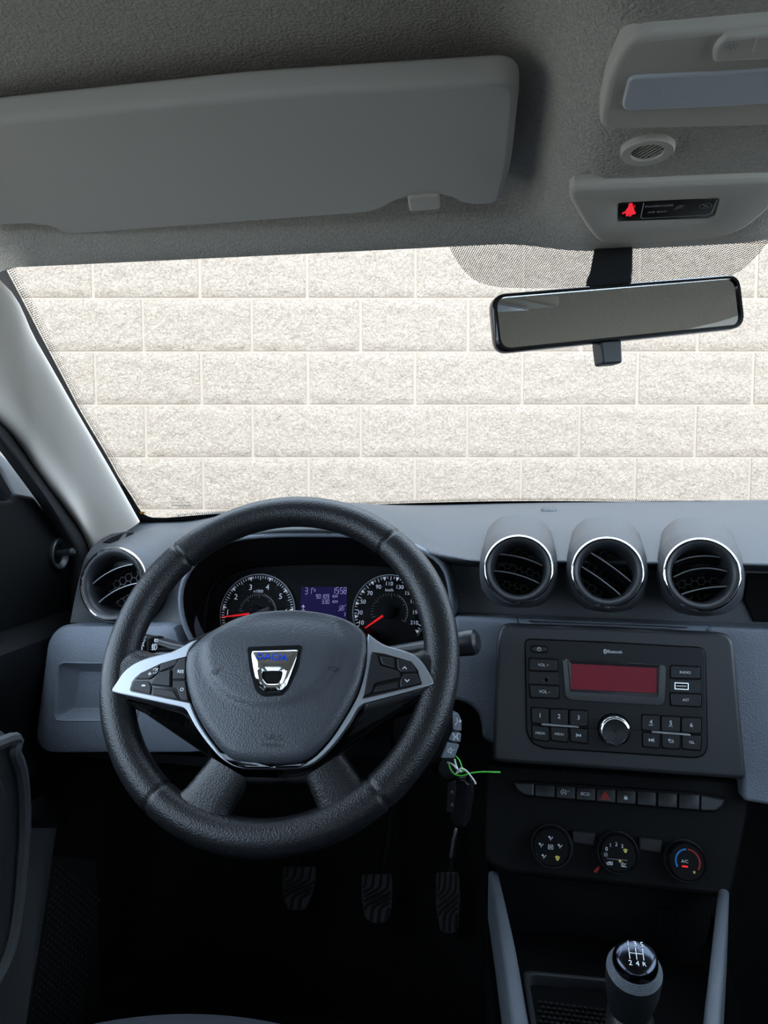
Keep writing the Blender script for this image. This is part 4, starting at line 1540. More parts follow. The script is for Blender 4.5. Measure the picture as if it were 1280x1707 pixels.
# airbag cover
ab = radial(ccw(HB.T(spl([(336, 1073), (356, 1058), (390, 1039), (425, 1027), (465, 1022), (510, 1022), (555, 1029), (588, 1041), (608, 1057), (614, 1075), (612, 1112), (601, 1152), (579, 1194), (557, 1228), (531, 1256), (505, 1272), (460, 1276), (402, 1273), (379, 1260), (356, 1233), (334, 1197), (320, 1160), (314, 1120), (319, 1092)], 4))), 120)
ac = cen(ab)
emb = HB.tr(456, 1112)
sc1 = pxw(HB, 460, 1112, 100)
g = G()
L = [[HB.P(x, y, -.004) for x, y in ab]]
prof = [(1.0, .004), (.995, .008), (.985, .0105), (.965, .0125), (.94, .0138)] + [(.90 - .05 * k, .0148 + .0045 * (1 - (.90 - .05 * k) ** 2)) for k in range(18)]
def relief(x, y):
    ex, ey = (x - emb[0]) / (sc1 * 1.15), (y - emb[1] - sc1 * .28) / (sc1 * 1.0)
    d = math.hypot(ex, ey)
    top = max(0.0, (y - emb[1] - sc1 * .12) / (sc1 * .85))
    return .0035 * sst((1.02 - d) / .10) - .013 * top ** 2
for k, h in prof:
    L.append([HB.P(ac[0] + (x - ac[0]) * k, ac[1] + (y - ac[1]) * k, h + relief(ac[0] + (x - ac[0]) * k, ac[1] + (y - ac[1]) * k) * min(1, (1.0 - k) / .12)) for x, y in ab])
g.loft(L, True, True, True)
cov = g.obj('airbag_cover', M['cover'], sw_, smooth=50)
HC = HB.sh(.0225)
Ze = Zm(400, 1060, 10.667)
ep = HC
p_out = ccw(ep.T(rnd(Ze([(125, 195), (1100, 160), (1045, 560), (870, 930), (760, 1060), (420, 1085), (280, 990), (170, 600)]), 6)))
g = G(); g.slab(ep, p_out, -.006, .0006, .0004, 1); g.obj('emblem_pocket', M['black'], sw_)
eo = ccw(ep.T(rnd(Ze([(205, 285), (1045, 260), (1000, 430), (870, 790), (825, 900), (740, 1010), (430, 1010), (350, 920), (290, 780), (238, 520)]), 3)))
eh = ccw(ep.T(rnd(Ze([(395, 655), (775, 650), (745, 780), (690, 862), (480, 862), (412, 780)]), 3)))
ce_ = cen(ep.T(Ze([(590, 760)])))
eo, eh = radial(eo, 80, ce_), radial(eh, 80, ce_)
g = G()
g.loft([[ep.P(x, y, h) for x, y in p] for p, h in ((eo, 0), (eo, .0016), (inset(eo, .0012), .0026), ([V(a).lerp(V(b), .5) for a, b in zip(eo, eh)], .0040), (inset(eh, -.0008), .0030), (eh, .0022), (eh, 0))])
em = g.obj('emblem', M['chrome'], sw_, smooth=40)
tag(em, 'chrome shield emblem with blue lettering')
g = G(); q = ep.tr(456, 1097); put_text(g, 'DACIA', ep, q, pxw(ep, 456, 1097, 52), .0044, bold=True, tall=.85); g.obj('lettering', M['blue'], em, smooth=0)
# embossed marks laid flat, their shade put into a darker colour
cov_tree = BVHTree.FromPolygons([v_.co + ORG[cov] for v_ in cov.data.vertices], [tuple(p.vertices) for p in cov.data.polygons])


def drape(g, name, mt):
    """lays flat marks onto the curved cover"""
    for v_ in g.v:
        p, n, _, _ = cov_tree.ray_cast(v_ + HB.n * .06, -HB.n)
        if p is not None: v_.x, v_.y, v_.z = p + HB.n * .0004
    return g.obj(name, mt, sw_, smooth=0)


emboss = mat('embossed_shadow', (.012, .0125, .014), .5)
g = G(); put_text(g, 'SRS', ep, ep.tr(452, 1227), pxw(ep, 452, 1227, 32), tall=.62); drape(g, 'embossed_mark', emboss)
g = G(); put_text(g, 'AIRBAG', ep, ep.tr(451, 1240), pxw(ep, 451, 1240, 34), tall=.8); drape(g, 'embossed_mark', emboss)
def drape_icon(px, py, spx, lines, w):
    g = G(); c = ep.tr(px, py); k = pxw(ep, px, py, spx) / 2
    for L in lines: g.stroke(ep, [(c[0] + x * k, c[1] + y * k) for x, y in L], w * k, 0)
    drape(g, 'embossed_mark', emboss)
drape_icon(357, 1120, 19, [[(-.9, -.5), (-.55, .15), (-.3, -.1), (.3, -.1), (.6, .2), (.9, .8)], [(-.3, -.1), (0, -.45), (.4, -.3), (.6, .2)], [(-.5, .3), (.2, .35), (.6, .2)]], .15)
drape_icon(556, 1114, 19, [[(-.9, .2), (-.4, .35), (.4, .3), (.8, .1)], [(-.8, 0), (0, -.35), (.8, .1)], [(-.9, .35), (-.9, -.1)]], .15)

# ------------------------------------------------------------------ steering column and stalks
sc = thing('steering_column', 'black steering column shroud behind the wheel', 'steering column', (WH.O.x, .88, WH.O.z - .05))
g = G()
L = []
for y, w, zt, zb_ in ((.765, .050, -.205, -.305), (.80, .062, -.205, -.325), (.87, .066, -.215, -.345), (1.0, .066, -.23, -.36)):
    L.append([V((WH.O.x + x, y, H + z)) for x, z in rnd([(-w, zb_), (w, zb_), (w * 1.05, (zt + zb_) / 2), (w * .85, zt), (-w * .85, zt), (-w * 1.05, (zt + zb_) / 2)], .02)])
g.loft(L, True, True, True)
g.obj('shroud', M['black'], sc)
# lighting stalk on the left
LS = Fr(at(255, 1074, .835), n=(-.12, -1, .18))
ls = thing('light_stalk', 'black headlamp stalk with white symbols left of the steering hub', 'stalk', LS.P(0, 0, -.01))
slabo(LS, [(205, 1057), (222, 1058), (243, 1062), (243, 1088), (222, 1087), (205, 1085)], -.026, .001, .006, 'stalk_knob', M['btn'], ls, r=.004)
slabo(LS, [(244, 1061), (252, 1063), (252, 1089), (244, 1089)], -.027, .0025, .004, 'stalk_collar', M['black'], ls)
slabo(LS, [(253, 1064), (285, 1073), (330, 1080), (330, 1092), (285, 1088), (253, 1088)], -.024, .0, .006, 'stalk_arm', M['btn'], ls, r=.004)
LSt = LS.sh(.0018)
letter('AUTO', LSt, 236.5, 1067, 13, M['white'], ls)
icon(LSt, 235.5, 1073.5, 11, [arc(-.35, 0, .3, 90, 270, 6), arc(.35, 0, .3, -90, 90, 6), [(-.9, .5), (-.6, .3)], [(-.9, -.5), (-.6, -.3)], [(.9, .5), (.6, .3)], [(.9, -.5), (.6, -.3)], [(-.35, .3), (.35, -.3)]], M['white'], ls, .17)
icon(LSt, 233, 1080.5, 12, [[(.0, .7), (.0, -.7)], arc(0, 0, .7, -90, 90, 8), [(-.2, .5), (-.9, .5)], [(-.2, .15), (-.9, .15)], [(-.2, -.2), (-.9, -.2)], [(-.2, -.55), (-.9, -.55)]], M['white'], ls, .2)
icon(LSt, 224, 1080, 9, [arc(0, 0, .7, -90, 90, 8)], M['white'], ls, .3)
icon(LSt, 260, 1067.5, 8, [arc(-.3, 0, .5, 90, 270, 6), [(-.3, .5), (-.3, -.5)], [(.1, .4), (.8, .5)], [(.1, -.3), (.8, -.3)]], M['white'], ls, .22, h=-.0004)
icon(LSt, 257.5, 1078.5, 11, [[(.0, .7), (.0, -.7)], arc(0, 0, .7, -90, 90, 8), [(-.2, .5), (-.9, .3)], [(-.2, .0), (-.9, -.2)], [(-.2, -.5), (-.9, -.7)], [(-.6, .8), (-.5, -.9)]], M['white'], ls, .18, h=-.0004)
g = G(); a, b = at(300, 1083, .845), V((WH.O.x - .05, .86, H - .185)); g.tube([a, b], [.006, .009], 12); g.obj('stalk_root', M['black'], ls)
# wiper stalk on the right
ws = thing('wiper_stalk', 'black wiper stalk tip poking out right of the wheel rim', 'stalk', at(760, 1070, .84))
g = G()
p0, p1 = at(640, 1090, .86), at(797, 1069, .835)
ax = (p1 - p0)
g.tube([p0, p0 + ax * .55, p0 + ax * .78], [.008, .010, .0125], 20)
g.obj('stalk_arm', M['smooth'], ws)
g = G()
g.tube([p0 + ax * .785, p0 + ax * .80, p0 + ax * .93, p0 + ax * .975, p0 + ax * 1.0], [.0125, .0142, .0150, .0138, .0095], 28)
g.obj('stalk_knob', M['btn'], ws)
# audio remote on the column
AU = Fr(at(705, 1225, .825), n=(.10, -1, .15))
au = thing('audio_remote', 'black column-mounted audio remote with grey edge buttons beside the key', 'remote control', AU.P(0, 0, -.02))
slabo(AU, [(652, 1183), (690, 1176), (752, 1176), (757, 1200), (742, 1262), (725, 1280), (690, 1278), (655, 1258), (646, 1220)], -.05, 0, .006, 'body', M['black'], au, r=.006)
AUt = AU.sh(.0006)
letter('SOURCE', AUt, 701, 1190, 29, M['white'], au, h=.0003)
letter('AUDIO', AUt, 699, 1197.5 + .5, 23, M['white'], au, h=.0003)
AE = Fr(at(757, 1230, .832), n=(.45, -1, .15))
for poly, ic_ in (([(752, 1188), (763, 1187), (769, 1200), (769, 1219), (753, 1217)], 0), ([(752, 1219), (769, 1221), (767, 1238), (745, 1234)], 1), ([(744, 1236), (766, 1240), (757, 1264), (733, 1264)], 2)):
    g = G(); g.slab(AE, rnd(ccw(inset(ccw(AE.T(poly)), .0004)), .0018), -.03, .002, .0012)
    b = g.obj('edge_button', M['panel'], au)
    cx_, cy_ = cen(poly)
    spk = [[(-.7, -.3), (-.3, -.3), (.1, -.7), (.1, .7), (-.3, .3), (-.7, .3), (-.7, -.3)]]
    if ic_ == 0: spk = [[(-.8, -.8), (-.2, -.2), (-.2, .8)], [(.1, 0), (.9, 0)], [(.5, .4), (.5, -.4)]]
    elif ic_ == 1: spk = [[(-.8, -.8), (.8, .8)], [(-.8, .8), (.8, -.8)], [(-.4, -.7), (-.4, .7)], [(.4, -.7), (.4, .7)]]
    else: spk += [[(.4, 0), (.9, .1)]]
    icon(AE.sh(.0024), cx_ + (2 if ic_ < 1 else 1), cy_, 13, spk, M['white'], b, .16)

# ------------------------------------------------------------------ key with tags
ky = thing('car_key', 'black folding car key fob hanging below the wheel with steel blade', 'key', at(768, 1330, .80))
KF = Fr(at(766, 1345, .80), n=(-.35, -1, .12), u=(1, -.35, .10))
slabo(KF, [(752, 1302), (764, 1294), (778, 1294), (785, 1306), (784, 1330), (777, 1376), (766, 1382), (750, 1374), (748, 1340)], -.012, .003, .004, 'fob', M['gloss'], ky, r=.004, bev0=.003)
slabo(KF, [(749, 1304), (760, 1300), (762, 1312), (757, 1352), (746, 1352)], .0025, .0042, .001, 'fob_buttons', M['rubber'], ky, r=.002)
for y in (1320, 1341):
    icon(KF.sh(.0044), 754, y, 6, [[(-.6, -.6), (.6, -.6), (.6, .2), (-.6, .2), (-.6, -.6)], arc(0, .2, .4, 0, 180, 6)], M['dim'], ky, .2)
g = G(); g.tube(spl([tuple(at(x, y, .80)) for x, y in ((764, 1302), (762, 1291), (768, 1285), (777, 1288), (782, 1300), (780, 1312))], 5, False), .0022, 8)
tag(g.obj('key_ring', M['gloss'], ky), 'glossy black loop')
slabo(KF, [(757, 1381), (760, 1383), (755, 1404), (752, 1425), (748, 1434), (746, 1428), (750, 1402)], -.006, -.003, .0005, 'blade', M['metal'], ky)
g = G(); lk = at(740, 1292, .84)
g.tube([at(735, 1272, .86), at(748, 1280, .825)], [.014, .012], 20)
tag(g.obj('ignition_lock', M['black']), 'black ignition lock barrel on the column behind the wheel', 'ignition lock')
def cord(name, pts, r, mt, lab):
    g = G()
    for pp in pts:
        g.tube(spl([tuple(at(*p)) for p in pp], 6, False), r, 8)
    return tag(g.obj(name, mt), lab, 'tag string', 'plastic tag strings tied to the key')
cord('tag_string', [[(760, 1261, .815), (766, 1268, .80), (770, 1280, .797), (772, 1287, .797)], [(748, 1273, .815), (751, 1282, .80), (757, 1290, .797), (766, 1293, .795), (776, 1292, .795), (780, 1288, .795), (772, 1284, .794), (765, 1288, .794)],
                    [(776, 1291, .796), (784, 1289, .795), (800, 1287, .79), (818, 1287, .786), (834, 1287.5, .784)]], .00085, M['green'], 'bright green plastic tag string knotted on the key')
cord('tag_string', [[(746, 1271, .812), (755, 1275, .80), (762, 1282, .795), (770, 1287, .793)], [(758, 1266, .812), (760, 1275, .80), (763, 1284, .795), (760, 1290, .794)], [(762, 1289, .793), (768, 1281, .792), (776, 1284, .792), (784, 1293, .79), (790, 1301, .788), (793, 1307, .786)]], .0009, M['tagwhite'], 'white plastic tag string knotted on the key')

# ================================================================== radio
RD = Fr(at(1030, 1165, .872), n=(0, -math.cos(R_(10)), math.sin(R_(10))))
Z3 = Zm(800, 1020, 2.6667)
ra = thing('car_radio', 'black car radio with dark red display in a wide surround', 'radio', RD.P(0, -.09, -.02))
g = G()
bz = ccw(RD.T(rnd(Z3([(88, 52), (560, 68), (1128, 96), (1150, 340), (1186, 728), (1176, 748), (640, 708), (62, 668), (55, 640), (72, 150)]), [18, 0, 22, 0, 16, 16, 0, 16, 16, 0])))
g.slab(RD, bz, -.06, 0, .005, 5); g.obj('surround', M['smooth'], ra)
RDf = RD.sh(.0012)
g = G(); g.slab(RDf, ccw(RDf.T(rnd(Z3([(198, 136), (210, 118), (560, 132), (985, 156), (1003, 178), (1013, 600), (1000, 636), (966, 652), (280, 608), (228, 584), (204, 530)]), 8))), -.003, .0002, .0); g.obj('face_gap', M['deep'], ra, smooth=0)
fpz = ccw(RDf.T(rnd(Z3([(202, 138), (214, 122), (560, 136), (984, 160), (999, 180), (1008, 600), (996, 632), (964, 646), (280, 603), (232, 580), (208, 530)]), 8)))
g = G(); g.slab(RDf, fpz, -.002, .0020, .001, 2); g.obj('face_plate', M['radio'], ra)
RF = RDf.sh(.0020)


def rbtn(px, txt=None, w=0, lines=None, spx=10, r=.0022, h=.0016, gap=.0006, lw=.17, dy=0, sub=None, fills=()):
    p = ccw(RF.T(Z3(px)))
    g0 = G(); g0.slab(RF, rnd(inset(p, -.0004), r), -.001, .0003)
    g = G(); g.slab(RF, rnd(inset(p, gap), r), -.001, h, .0009, 2)
    b = g.obj('button', M['btn'], ra)
    g0.obj('button_gap', M['deep'], b, smooth=0)
    cx_, cy_ = Z3([cen(px)])[0]
    ft = RF.sh(h)
    if txt: letter(txt, ft, cx_, cy_ + dy, w, M['white'], b, h=.0004)
    if sub: letter(sub, ft, cx_, cy_ + dy + 5.5, 6.5, M['white'], b, h=.0004)
    if lines or fills: icon(ft, cx_, cy_ + dy, spx, lines or [], M['white'], b, lw, .0004, fills=fills)
    return b


pw = [arc(0, 0, .75, 120, 420, 16), [(0, .2), (0, .95)]]
rbtn([(226, 149), (300, 152), (300, 183), (226, 180)], lines=pw, spx=8, r=.005, lw=.24)
rbtn([(218, 204), (344, 210), (346, 266), (216, 262)], 'VOL +', 18)
rbtn([(217, 322), (352, 327), (352, 387), (222, 382)], 'VOL -', 18)
rbtn([(846, 236), (978, 243), (980, 300), (844, 296)], 'RADIO', 18)
rbtn([(842, 358), (985, 365), (984, 424), (846, 418)], 'AST', 11)
for px_, par_ in (([(216, 265), (347, 270), (349, 324), (216, 319)], 'aux_panel'), ([(842, 299), (982, 305), (984, 363), (842, 356)], 'usb_panel')):
    g = G(); g.slab(RF, inset(ccw(RF.T(Z3(px_))), .0003), -.001, .0006, .0003, 1); o = g.obj(par_, M['btn'], ra)
    if par_[0] == 'a':
        c = RF.tr(*Z3([(294, 303)])[0])
        g = G(); g.lathe(RF, [(.0036, 0), (.0036, .0011), (.0030, .0014), (.0022, .0009)], c, 24, True, False); g.obj('jack_ring', M['smooth'], o)
        g = G(); g.lathe(RF, [(.0023, .0006), (.0022, .0008)], c, 20); g.obj('jack_hole', M['deep'], o)
    else:
        pp = ccw(RF.T(Z3([(864, 313), (926, 316), (926, 346), (864, 343)])))
        i_ = inset(pp, .0008)
        g = G(); g.ring(RF, pp, i_, 0, .0014); g.obj('usb_port', M['chrome'], o)
        g = G(); g.slab(RF, i_, 0, .0007); g.obj('usb_hole', M['deep'], o)
        g = G(); g.slab(RF, ccw(RF.T(Z3([(872, 325), (918, 327), (918, 334), (872, 332)]))), 0, .0012); g.obj('usb_tongue', M['dim'], o)
for j, (x0, x1, ya, yb, t1, t2) in enumerate(((226, 306, 423, 428, '1', 'MEDIA'), (309, 392, 428, 432, '2', 'MENU'), (395, 479, 433, 438, '3', None))):
    rbtn([(x0, ya), (x1, yb), (x1 + 1, yb + 74), (x0 + 2, ya + 72)], t1, 4.5, dy=-1)
    rbtn([(x0 + 2, ya + 78), (x1 + 1, yb + 80), (x1, yb + 150), (x0 + 5, ya + 144)], t2, {'MEDIA': 16, 'MENU': 15}.get(t2, 0),
         lines=None if t2 else [[(-.9, .6), (-.9, -.6)]], fills=() if t2 else ([(-.8, 0), (-.05, .6), (-.05, -.6)], [(0, 0), (.8, .6), (.8, -.6)]), spx=9, lw=.25)
for j, (x0, x1, ya, yb, t1, t2) in enumerate(((718, 801, 455, 459, '4', None), (804, 891, 460, 464, '5', None), (894, 985, 465, 470, '6', 'TEL'))):
    rbtn([(x0, ya), (x1, yb), (x1, yb + 74), (x0, ya + 72)], t1, 4.5, dy=-2 if j < 2 else -.5, sub=('SONG', 'INFO', None)[j] if j else 'NONE'.replace('NONE', 'ROM'))
    ln, fl = None, ()
    if j == 0: ln, fl = [[(.9, .6), (.9, -.6)]], ([(.8, 0), (.05, .6), (.05, -.6)], [(0, 0), (-.8, .6), (-.8, -.6)])
    if j == 1: ln = [[(-.8, .4), (.5, .4)] + arc(.5, 0, .4, 90, -90, 8) + [(-.4, -.4)], [(-.4, .8), (-.9, .4), (-.4, 0)]]
    rbtn([(x0 + 2, ya + 77), (x1, yb + 79), (x1 - 3, yb + 148), (x0 + 3, ya + 146)], t2, 9.5, lines=ln, fills=fl, spx=9.5, lw=.25)
for a, b in (((272, 494), (437, 506)), ((760, 527), (932, 541))):
    p = Z3([a, b, (b[0] + 1, b[1] + 9), (a[0], a[1] + 9)])
    g = G(); g.slab(RF, rnd(ccw(RF.T(p)), .0015), 0, .0042, .001, 2); g.obj('chrome_bar', M['silver'], ra)
for a, b in (((479, 516), (528, 518)), ((668, 524), (718, 527))):
    g = G(); g.stroke(RF, RF.T(Z3([a, b])), .0006, .0003); g.obj('groove', M['deep'], ra, smooth=0)
# display well
g = G()
do = ccw(RF.T(rnd(Z3([(365, 213), (395, 210), (820, 234), (828, 250), (822, 400), (805, 418), (400, 392), (378, 376)]), 6)))
g.slab(RF, do, -.001, .0010, .0005, 1); g.obj('display_surround', M['gloss'], ra)
df_o = ccw(RF.T(Z3([(388, 210), (798, 233), (791, 376), (400, 352)]))); df_i = ccw(RF.T(Z3([(405, 229), (784, 249), (783, 360), (403, 342)])))
g = G()
g.loft([[RF.P(x, y, h) for x, y in p] for p, h in ((df_o, .0), (df_o, .0045), (inset(df_o, .0006), .0050), (df_i, .0022), (df_i, .0012))])
g.obj('display_frame', M['smooth'], ra, smooth=0)
g = G(); g.slab(RF, inset(df_i, -.0005), 0, .0018); tag(g.obj('display', M['radio_lcd'], ra, smooth=0), 'blank dark red screen')
# bluetooth mark
bt = RF.sh(.0003)
g = G()
q = bt.tr(1008.5, 1086); kk = pxw(bt, 1008, 1086, 5)
g.fill(bt, circ(q, kk * .55, kk * .85, 16), .0002)
g.obj('wireless_mark', M['white'], ra, smooth=0)
g = G(); g.stroke(bt, [(q[0] - kk * .28, q[1] - kk * .3), (q[0] + kk * .25, q[1] + kk * .28), (q[0], q[1] + kk * .6), (q[0], q[1] - kk * .6), (q[0] + kk * .25, q[1] - kk * .28), (q[0] - kk * .28, q[1] + kk * .3)], kk * .13, .0004)
g.obj('wireless_rune', M['black'], ra, smooth=0)
letter('Bluetooth', bt, 1024.5, 1086.3, 24.5, M['white'], ra, h=.0002, tall=1.25)
# volume knob
kc = RF.tr(*Z3([(596, 523)])[0]); kr = pxw(RF, 1023.5, 1216, 52) / 2
g = G(); g.lathe(RF, [(kr * 1.08, 0), (kr * 1.08, .0006)], kc, 40); g.obj('knob_gap', M['deep'], ra)
g = G(); g.lathe(RF, [(kr, 0), (kr, .008), (kr * .97, .0105), (kr * .90, .0118), (kr * .80, .0118), (kr * .76, .0105)], kc, 56, True, False); kn = g.obj('knob', M['chrome'], ra, smooth=60)
g = G(); g.lathe(RF, [(kr * .78, .010), (kr * .76, .0112), (kr * .5, .0104), (kr * .1, .0100)], kc, 48); g.obj('knob_cap', M['btn'], kn, smooth=60)

# ================================================================== lower stack: switches and climate
ST = Fr(at(1030, 1330, .90), n=(0, -math.cos(R_(24)), math.sin(R_(24))))
Z4 = Zm(820, 1280, 2.7826)
stk = thing('centre_stack', 'black lower centre stack panel between radio and console', 'centre stack', ST.P(0, -.14, -.03))
g = G(); g.slab(ST, rnd(ccw(ST.T([(806, 1268), (1262, 1300), (1222, 1500), (845, 1458), (806, 1440)])), .01), -.06, -.006, .006); g.obj('stack_panel', M['black'], stk)
sb = thing('switch_bar', 'curved black switch bar with red hazard button below the radio', 'switch panel', ST.P(*ST.tr(1030, 1325), -.006))
def sline(x, top):
    t = (x - 200) / 760
    return lerp(68, 117, t) - 5 * math.sin(math.pi * min(max(t, 0), 1)) * 0 if top else lerp(131, 196, t)
def sbtn(x0, x1):
    p = [(x0, sline(x0, 1) + 8), (x1, sline(x1, 1) + 8), (x1, sline(x1, 0)), (x0, sline(x0, 0))]
    g = G(); g.slab(ST, inset(ccw(ST.T(Z4(p))), .0003), -.008, .004, .0012, 2)
    return g.obj('button', M['btn'], sb)
g = G(); g.slab(ST, ccw(ST.T(Z4([(92, 62), (200, 64), (960, 113), (1085, 140), (1075, 190), (1030, 206), (960, 200), (200, 136), (150, 128)]))), -.008, .001, .001, 1); g.obj('bar_base', M['black'], sb)
xs_ = [(200, 292), (297, 386), (391, 479), (484, 572), (577, 665), (672, 759), (766, 856), (863, 960)]
bb = [sbtn(*x) for x in xs_]
for px_ in ([(98, 68), (194, 72), (194, 131), (150, 126), (120, 105)], [(966, 124), (1078, 150), (1060, 180), (1030, 200), (966, 198)]):
    g = G(); g.slab(ST, rnd(ccw(ST.T(Z4(px_))), .002), -.008, .004, .0018, 3); g.obj('end_cap', M['smooth'], sb)
ST2 = ST.sh(.0042)
def z4(x, y): return Z4([(x, y)])[0]
icon(ST2, *z4(332, 113), 10, [arc(0, 0, .85, -60, 240, 18)], M['white'], bb[1], .16)
letter('A', ST2, *z4(332, 113), 4, M['white'], bb[1])
letter('OFF', ST2, *z4(353, 108), 6, M['dim'], bb[1])
letter('ECO', ST2, *z4(433, 121), 14, M['white'], bb[2])
tri = lambda s: [(0, s), (s * 1.05, -s * .75), (-s * 1.05, -s * .75), (0, s)]
icon(ST2, *z4(524, 130), 15, [tri(.95), tri(.42)], M['red_print'], bb[3], .14)
icon(ST2, *z4(620, 137), 7.5, [arc(0, .15, .5, 0, 180, 8)], M['white'], bb[4], .25, fills=([(-.75, .15), (.75, .15), (.75, -.9), (-.75, -.9)],))
# linking bars behind the knobs
for px_ in ([(370, 288), (480, 300), (480, 365), (370, 350)], [(680, 318), (790, 332), (790, 398), (680, 385)]):
    g = G(); g.slab(ST, rnd(ccw(ST.T(Z4(px_))), .002), -.008, -.001, .002); g.obj('link_bar', M['radio'], stk)
g = G(); g.slab(ST, ccw(ST.T(Z4([(470, 482), (495, 455), (505, 465), (485, 492)]))), -.008, -.003, .001); tag(g.obj('slider_tab', M['red_arc'], stk), 'small dull red slider tab')


def knob(cx, cy, lab):
    x, y = z4(cx, cy)
    fr = Fr(ST.P(*ST.tr(x, y), .016), n=ST.n, u=ST.u)
    r = pxw(fr, x, y, 64) / 2
    t = thing('climate_knob', lab, 'knob', fr.P(0, 0, -.022), 'three heater control knobs')
    g = G(); g.lathe(fr, [(r * 1.10, -.024), (r * 1.10, -.016), (r * 1.07, -.0145), (r * 1.0, -.0145)], n=48, c1=False); g.obj('collar', M['smooth'], t)
    g = G(); g.lathe(fr, [(r * 1.06, -.016), (r * 1.0, -.0035), (r * .985, -.0005), (r * .94, .0008), (r * .90, 0), (r * .88, -.0012)], n=48, c0=False, c1=False); g.obj('knob_ring', M['gloss'], t, smooth=60)
    g = G(); g.lathe(fr, [(r * .89, -.004), (r * .89, -.0012), (r * .3, -.0010)], n=40); dk = g.obj('dial_face', M['black'], t)
    return t, Fr(fr.P(0, 0, -.0009), n=fr.n, u=fr.u), r, dk


Zk = Zm(860, 1360, 3.7647)
def zk(x, y): return Zk([(x, y)])[0]
man = [[(-.2, .6), (-.5, .1), (-.1, -.2), (-.1, -.8)], [(-.1, -.2), (.4, -.1), (.8, .5)]]
t, f1, r, dk = knob(278, 362, 'left heater knob with airflow symbols and rear demist symbol')
for x, y in ((218, 140), (158, 183), (277, 190), (176, 254)):
    icon(f1, *zk(x, y), 8, man + [[(.1, .9), (.1, .9)]], M['white'], dk, .26)
    icon(f1, *zk(x - 10, y - 8), 3.2, [], M['white'], dk, .3, fills=(circ((0, 0), .9, n=10),))
icon(f1, *zk(217, 195), 9, [[(-.8, .7), (.8, .7), (.9, -.7), (-.9, -.7), (-.8, .7)], [(-.4, .3), (-.3, -.3)], [(0, .3), (0, -.3)], [(.4, .3), (.3, -.3)]], M['white'], dk, .16)
fan_shape = [(-.95, .5), (-.5, .8), (0, .9), (.5, .8), (.95, .5), (.3, -.8), (-.3, -.8)]
icon(f1, *zk(260, 266), 9, [], M['yellow'], dk, fills=(fan_shape,))
t, f2, r, dk = knob(584, 392, 'middle fan speed knob with numbers nought to three')
for s, x, y in (('0', 568, 207), ('1', 592, 183), ('2', 629, 178), ('3', 666, 190)):
    letter(s, f2, *zk(x, y), 3.8, M['white'], dk)
icon(f2, *zk(686, 220), 8, [], M['yellow'], dk, fills=(fan_shape,))
icon(f2, *zk(652, 285), 5, [], M['yellow'], dk, fills=(fan_shape,))
icon(f2, *zk(563, 243), 7, [arc(.4, .4, .4, 0, 360, 8), arc(-.4, .4, .4, 0, 360, 8), arc(.4, -.4, .4, 0, 360, 8), arc(-.4, -.4, .4, 0, 360, 8)], M['dim'], dk, .2)
icon(f2, *zk(587, 297), 10, [[(-.9, -.4), (-.9, 0), (-.3, .4), (.9, .4), (.9, -.4), (-.9, -.4)], [(-.3, 0), (.5, 0)]], M['white'], dk, .2)
icon(f2, *zk(676, 306), 10, [[(-.9, .2), (-.2, -.4), (.9, -.6)], [(-.9, -.6), (.9, -.6)], [(-.6, .7), (.1, .1), (.7, .3)]], M['white'], dk, .2)
g = G(); q0_, q1_ = f2.tr(*zk(570, 268)), f2.tr(*zk(700, 280)); g.stroke(f2, [q0_, q1_], .0004, .0003); g.obj('divider', M['dim'], dk, smooth=0)
t, f3, r, dk = knob(895, 430, 'right temperature knob with blue and red arcs and air conditioning light')
c = (0, 0)
for a0, a1, mt in ((205, 152, 'blue_arc'), (146, 98, 'blue_arc'), (84, 40, 'red_arc'), (34, -32, 'red_arc')):
    g = G(); g.stroke(f3, arc(0, 0, r * .62, a0, a1, 10), r * .085, .0005); g.obj('temperature_arc', M[mt], dk, smooth=0)
letter('A/C', f3, *zk(1058, 285), 11.5, M['white'], dk)
g = G(); g.slab(f3, ccw(f3.T(Zk([(1042, 311), (1078, 315), (1077, 324), (1041, 320)]))), 0, .0008); g.obj('lamp', M['red_lit'], dk, smooth=0)
icon(f3, *zk(1118, 355), 5, [], M['yellow'], dk, fills=(fan_shape,))

# ================================================================== console, gear lever
co = thing('centre_console', 'black centre console with grey side rails and rubber tray', 'centre console', (XC, .6, H - .80))
Z5 = Zm(760, 1440, 2.4615)
# pocket back wall
PB = Fr(at(1005, 1530, .90), n=(0, -math.cos(R_(8)), math.sin(R_(8))))
slabo(PB, [(825, 1440), (1195, 1478), (1165, 1650), (868, 1640), (850, 1580)], -.02, 0, .002, 'pocket_back', M['black'], co)
slabo(PB.sh(.0), Z5([(826, 182), (898, 184), (900, 300), (828, 298)]), -.002, .003, .002, 'socket_cover', M['black'], co, r=.006)
# side rails
def rail(pts, wpx, name):
    P = [at(*p) for p in pts]
    g = G(); L = []
    for p, w in zip([V(q) for q in spl([tuple(a) for a in P], 5, False)], [x for x in resamp([(w_, 0) for w_ in wpx], 5 * (len(P) - 1) + 1, False)]):
        w = w[0]
        L.append([p + V((x, 0, z)) for x, z in rnd([(-w, -.15), (w, -.15), (w, .0), (-w, .0)], [.0, .0, .006, .006], 4)])
    g.loft(L, True, True, True)
    return g.obj(name, M['rail'], co, smooth=50)
rail([(822, 1452, .885), (830, 1490, .84), (848, 1580, .74), (868, 1707, .64), (905, 1900, .53)], [.006, .007, .008, .0085, .0085], 'side_rail')
rail([(1206, 1482, .87), (1203, 1520, .82), (1195, 1610, .73), (1186, 1707, .66), (1175, 1900, .55)], [.006, .0065, .007, .0075, .0075], 'side_rail')
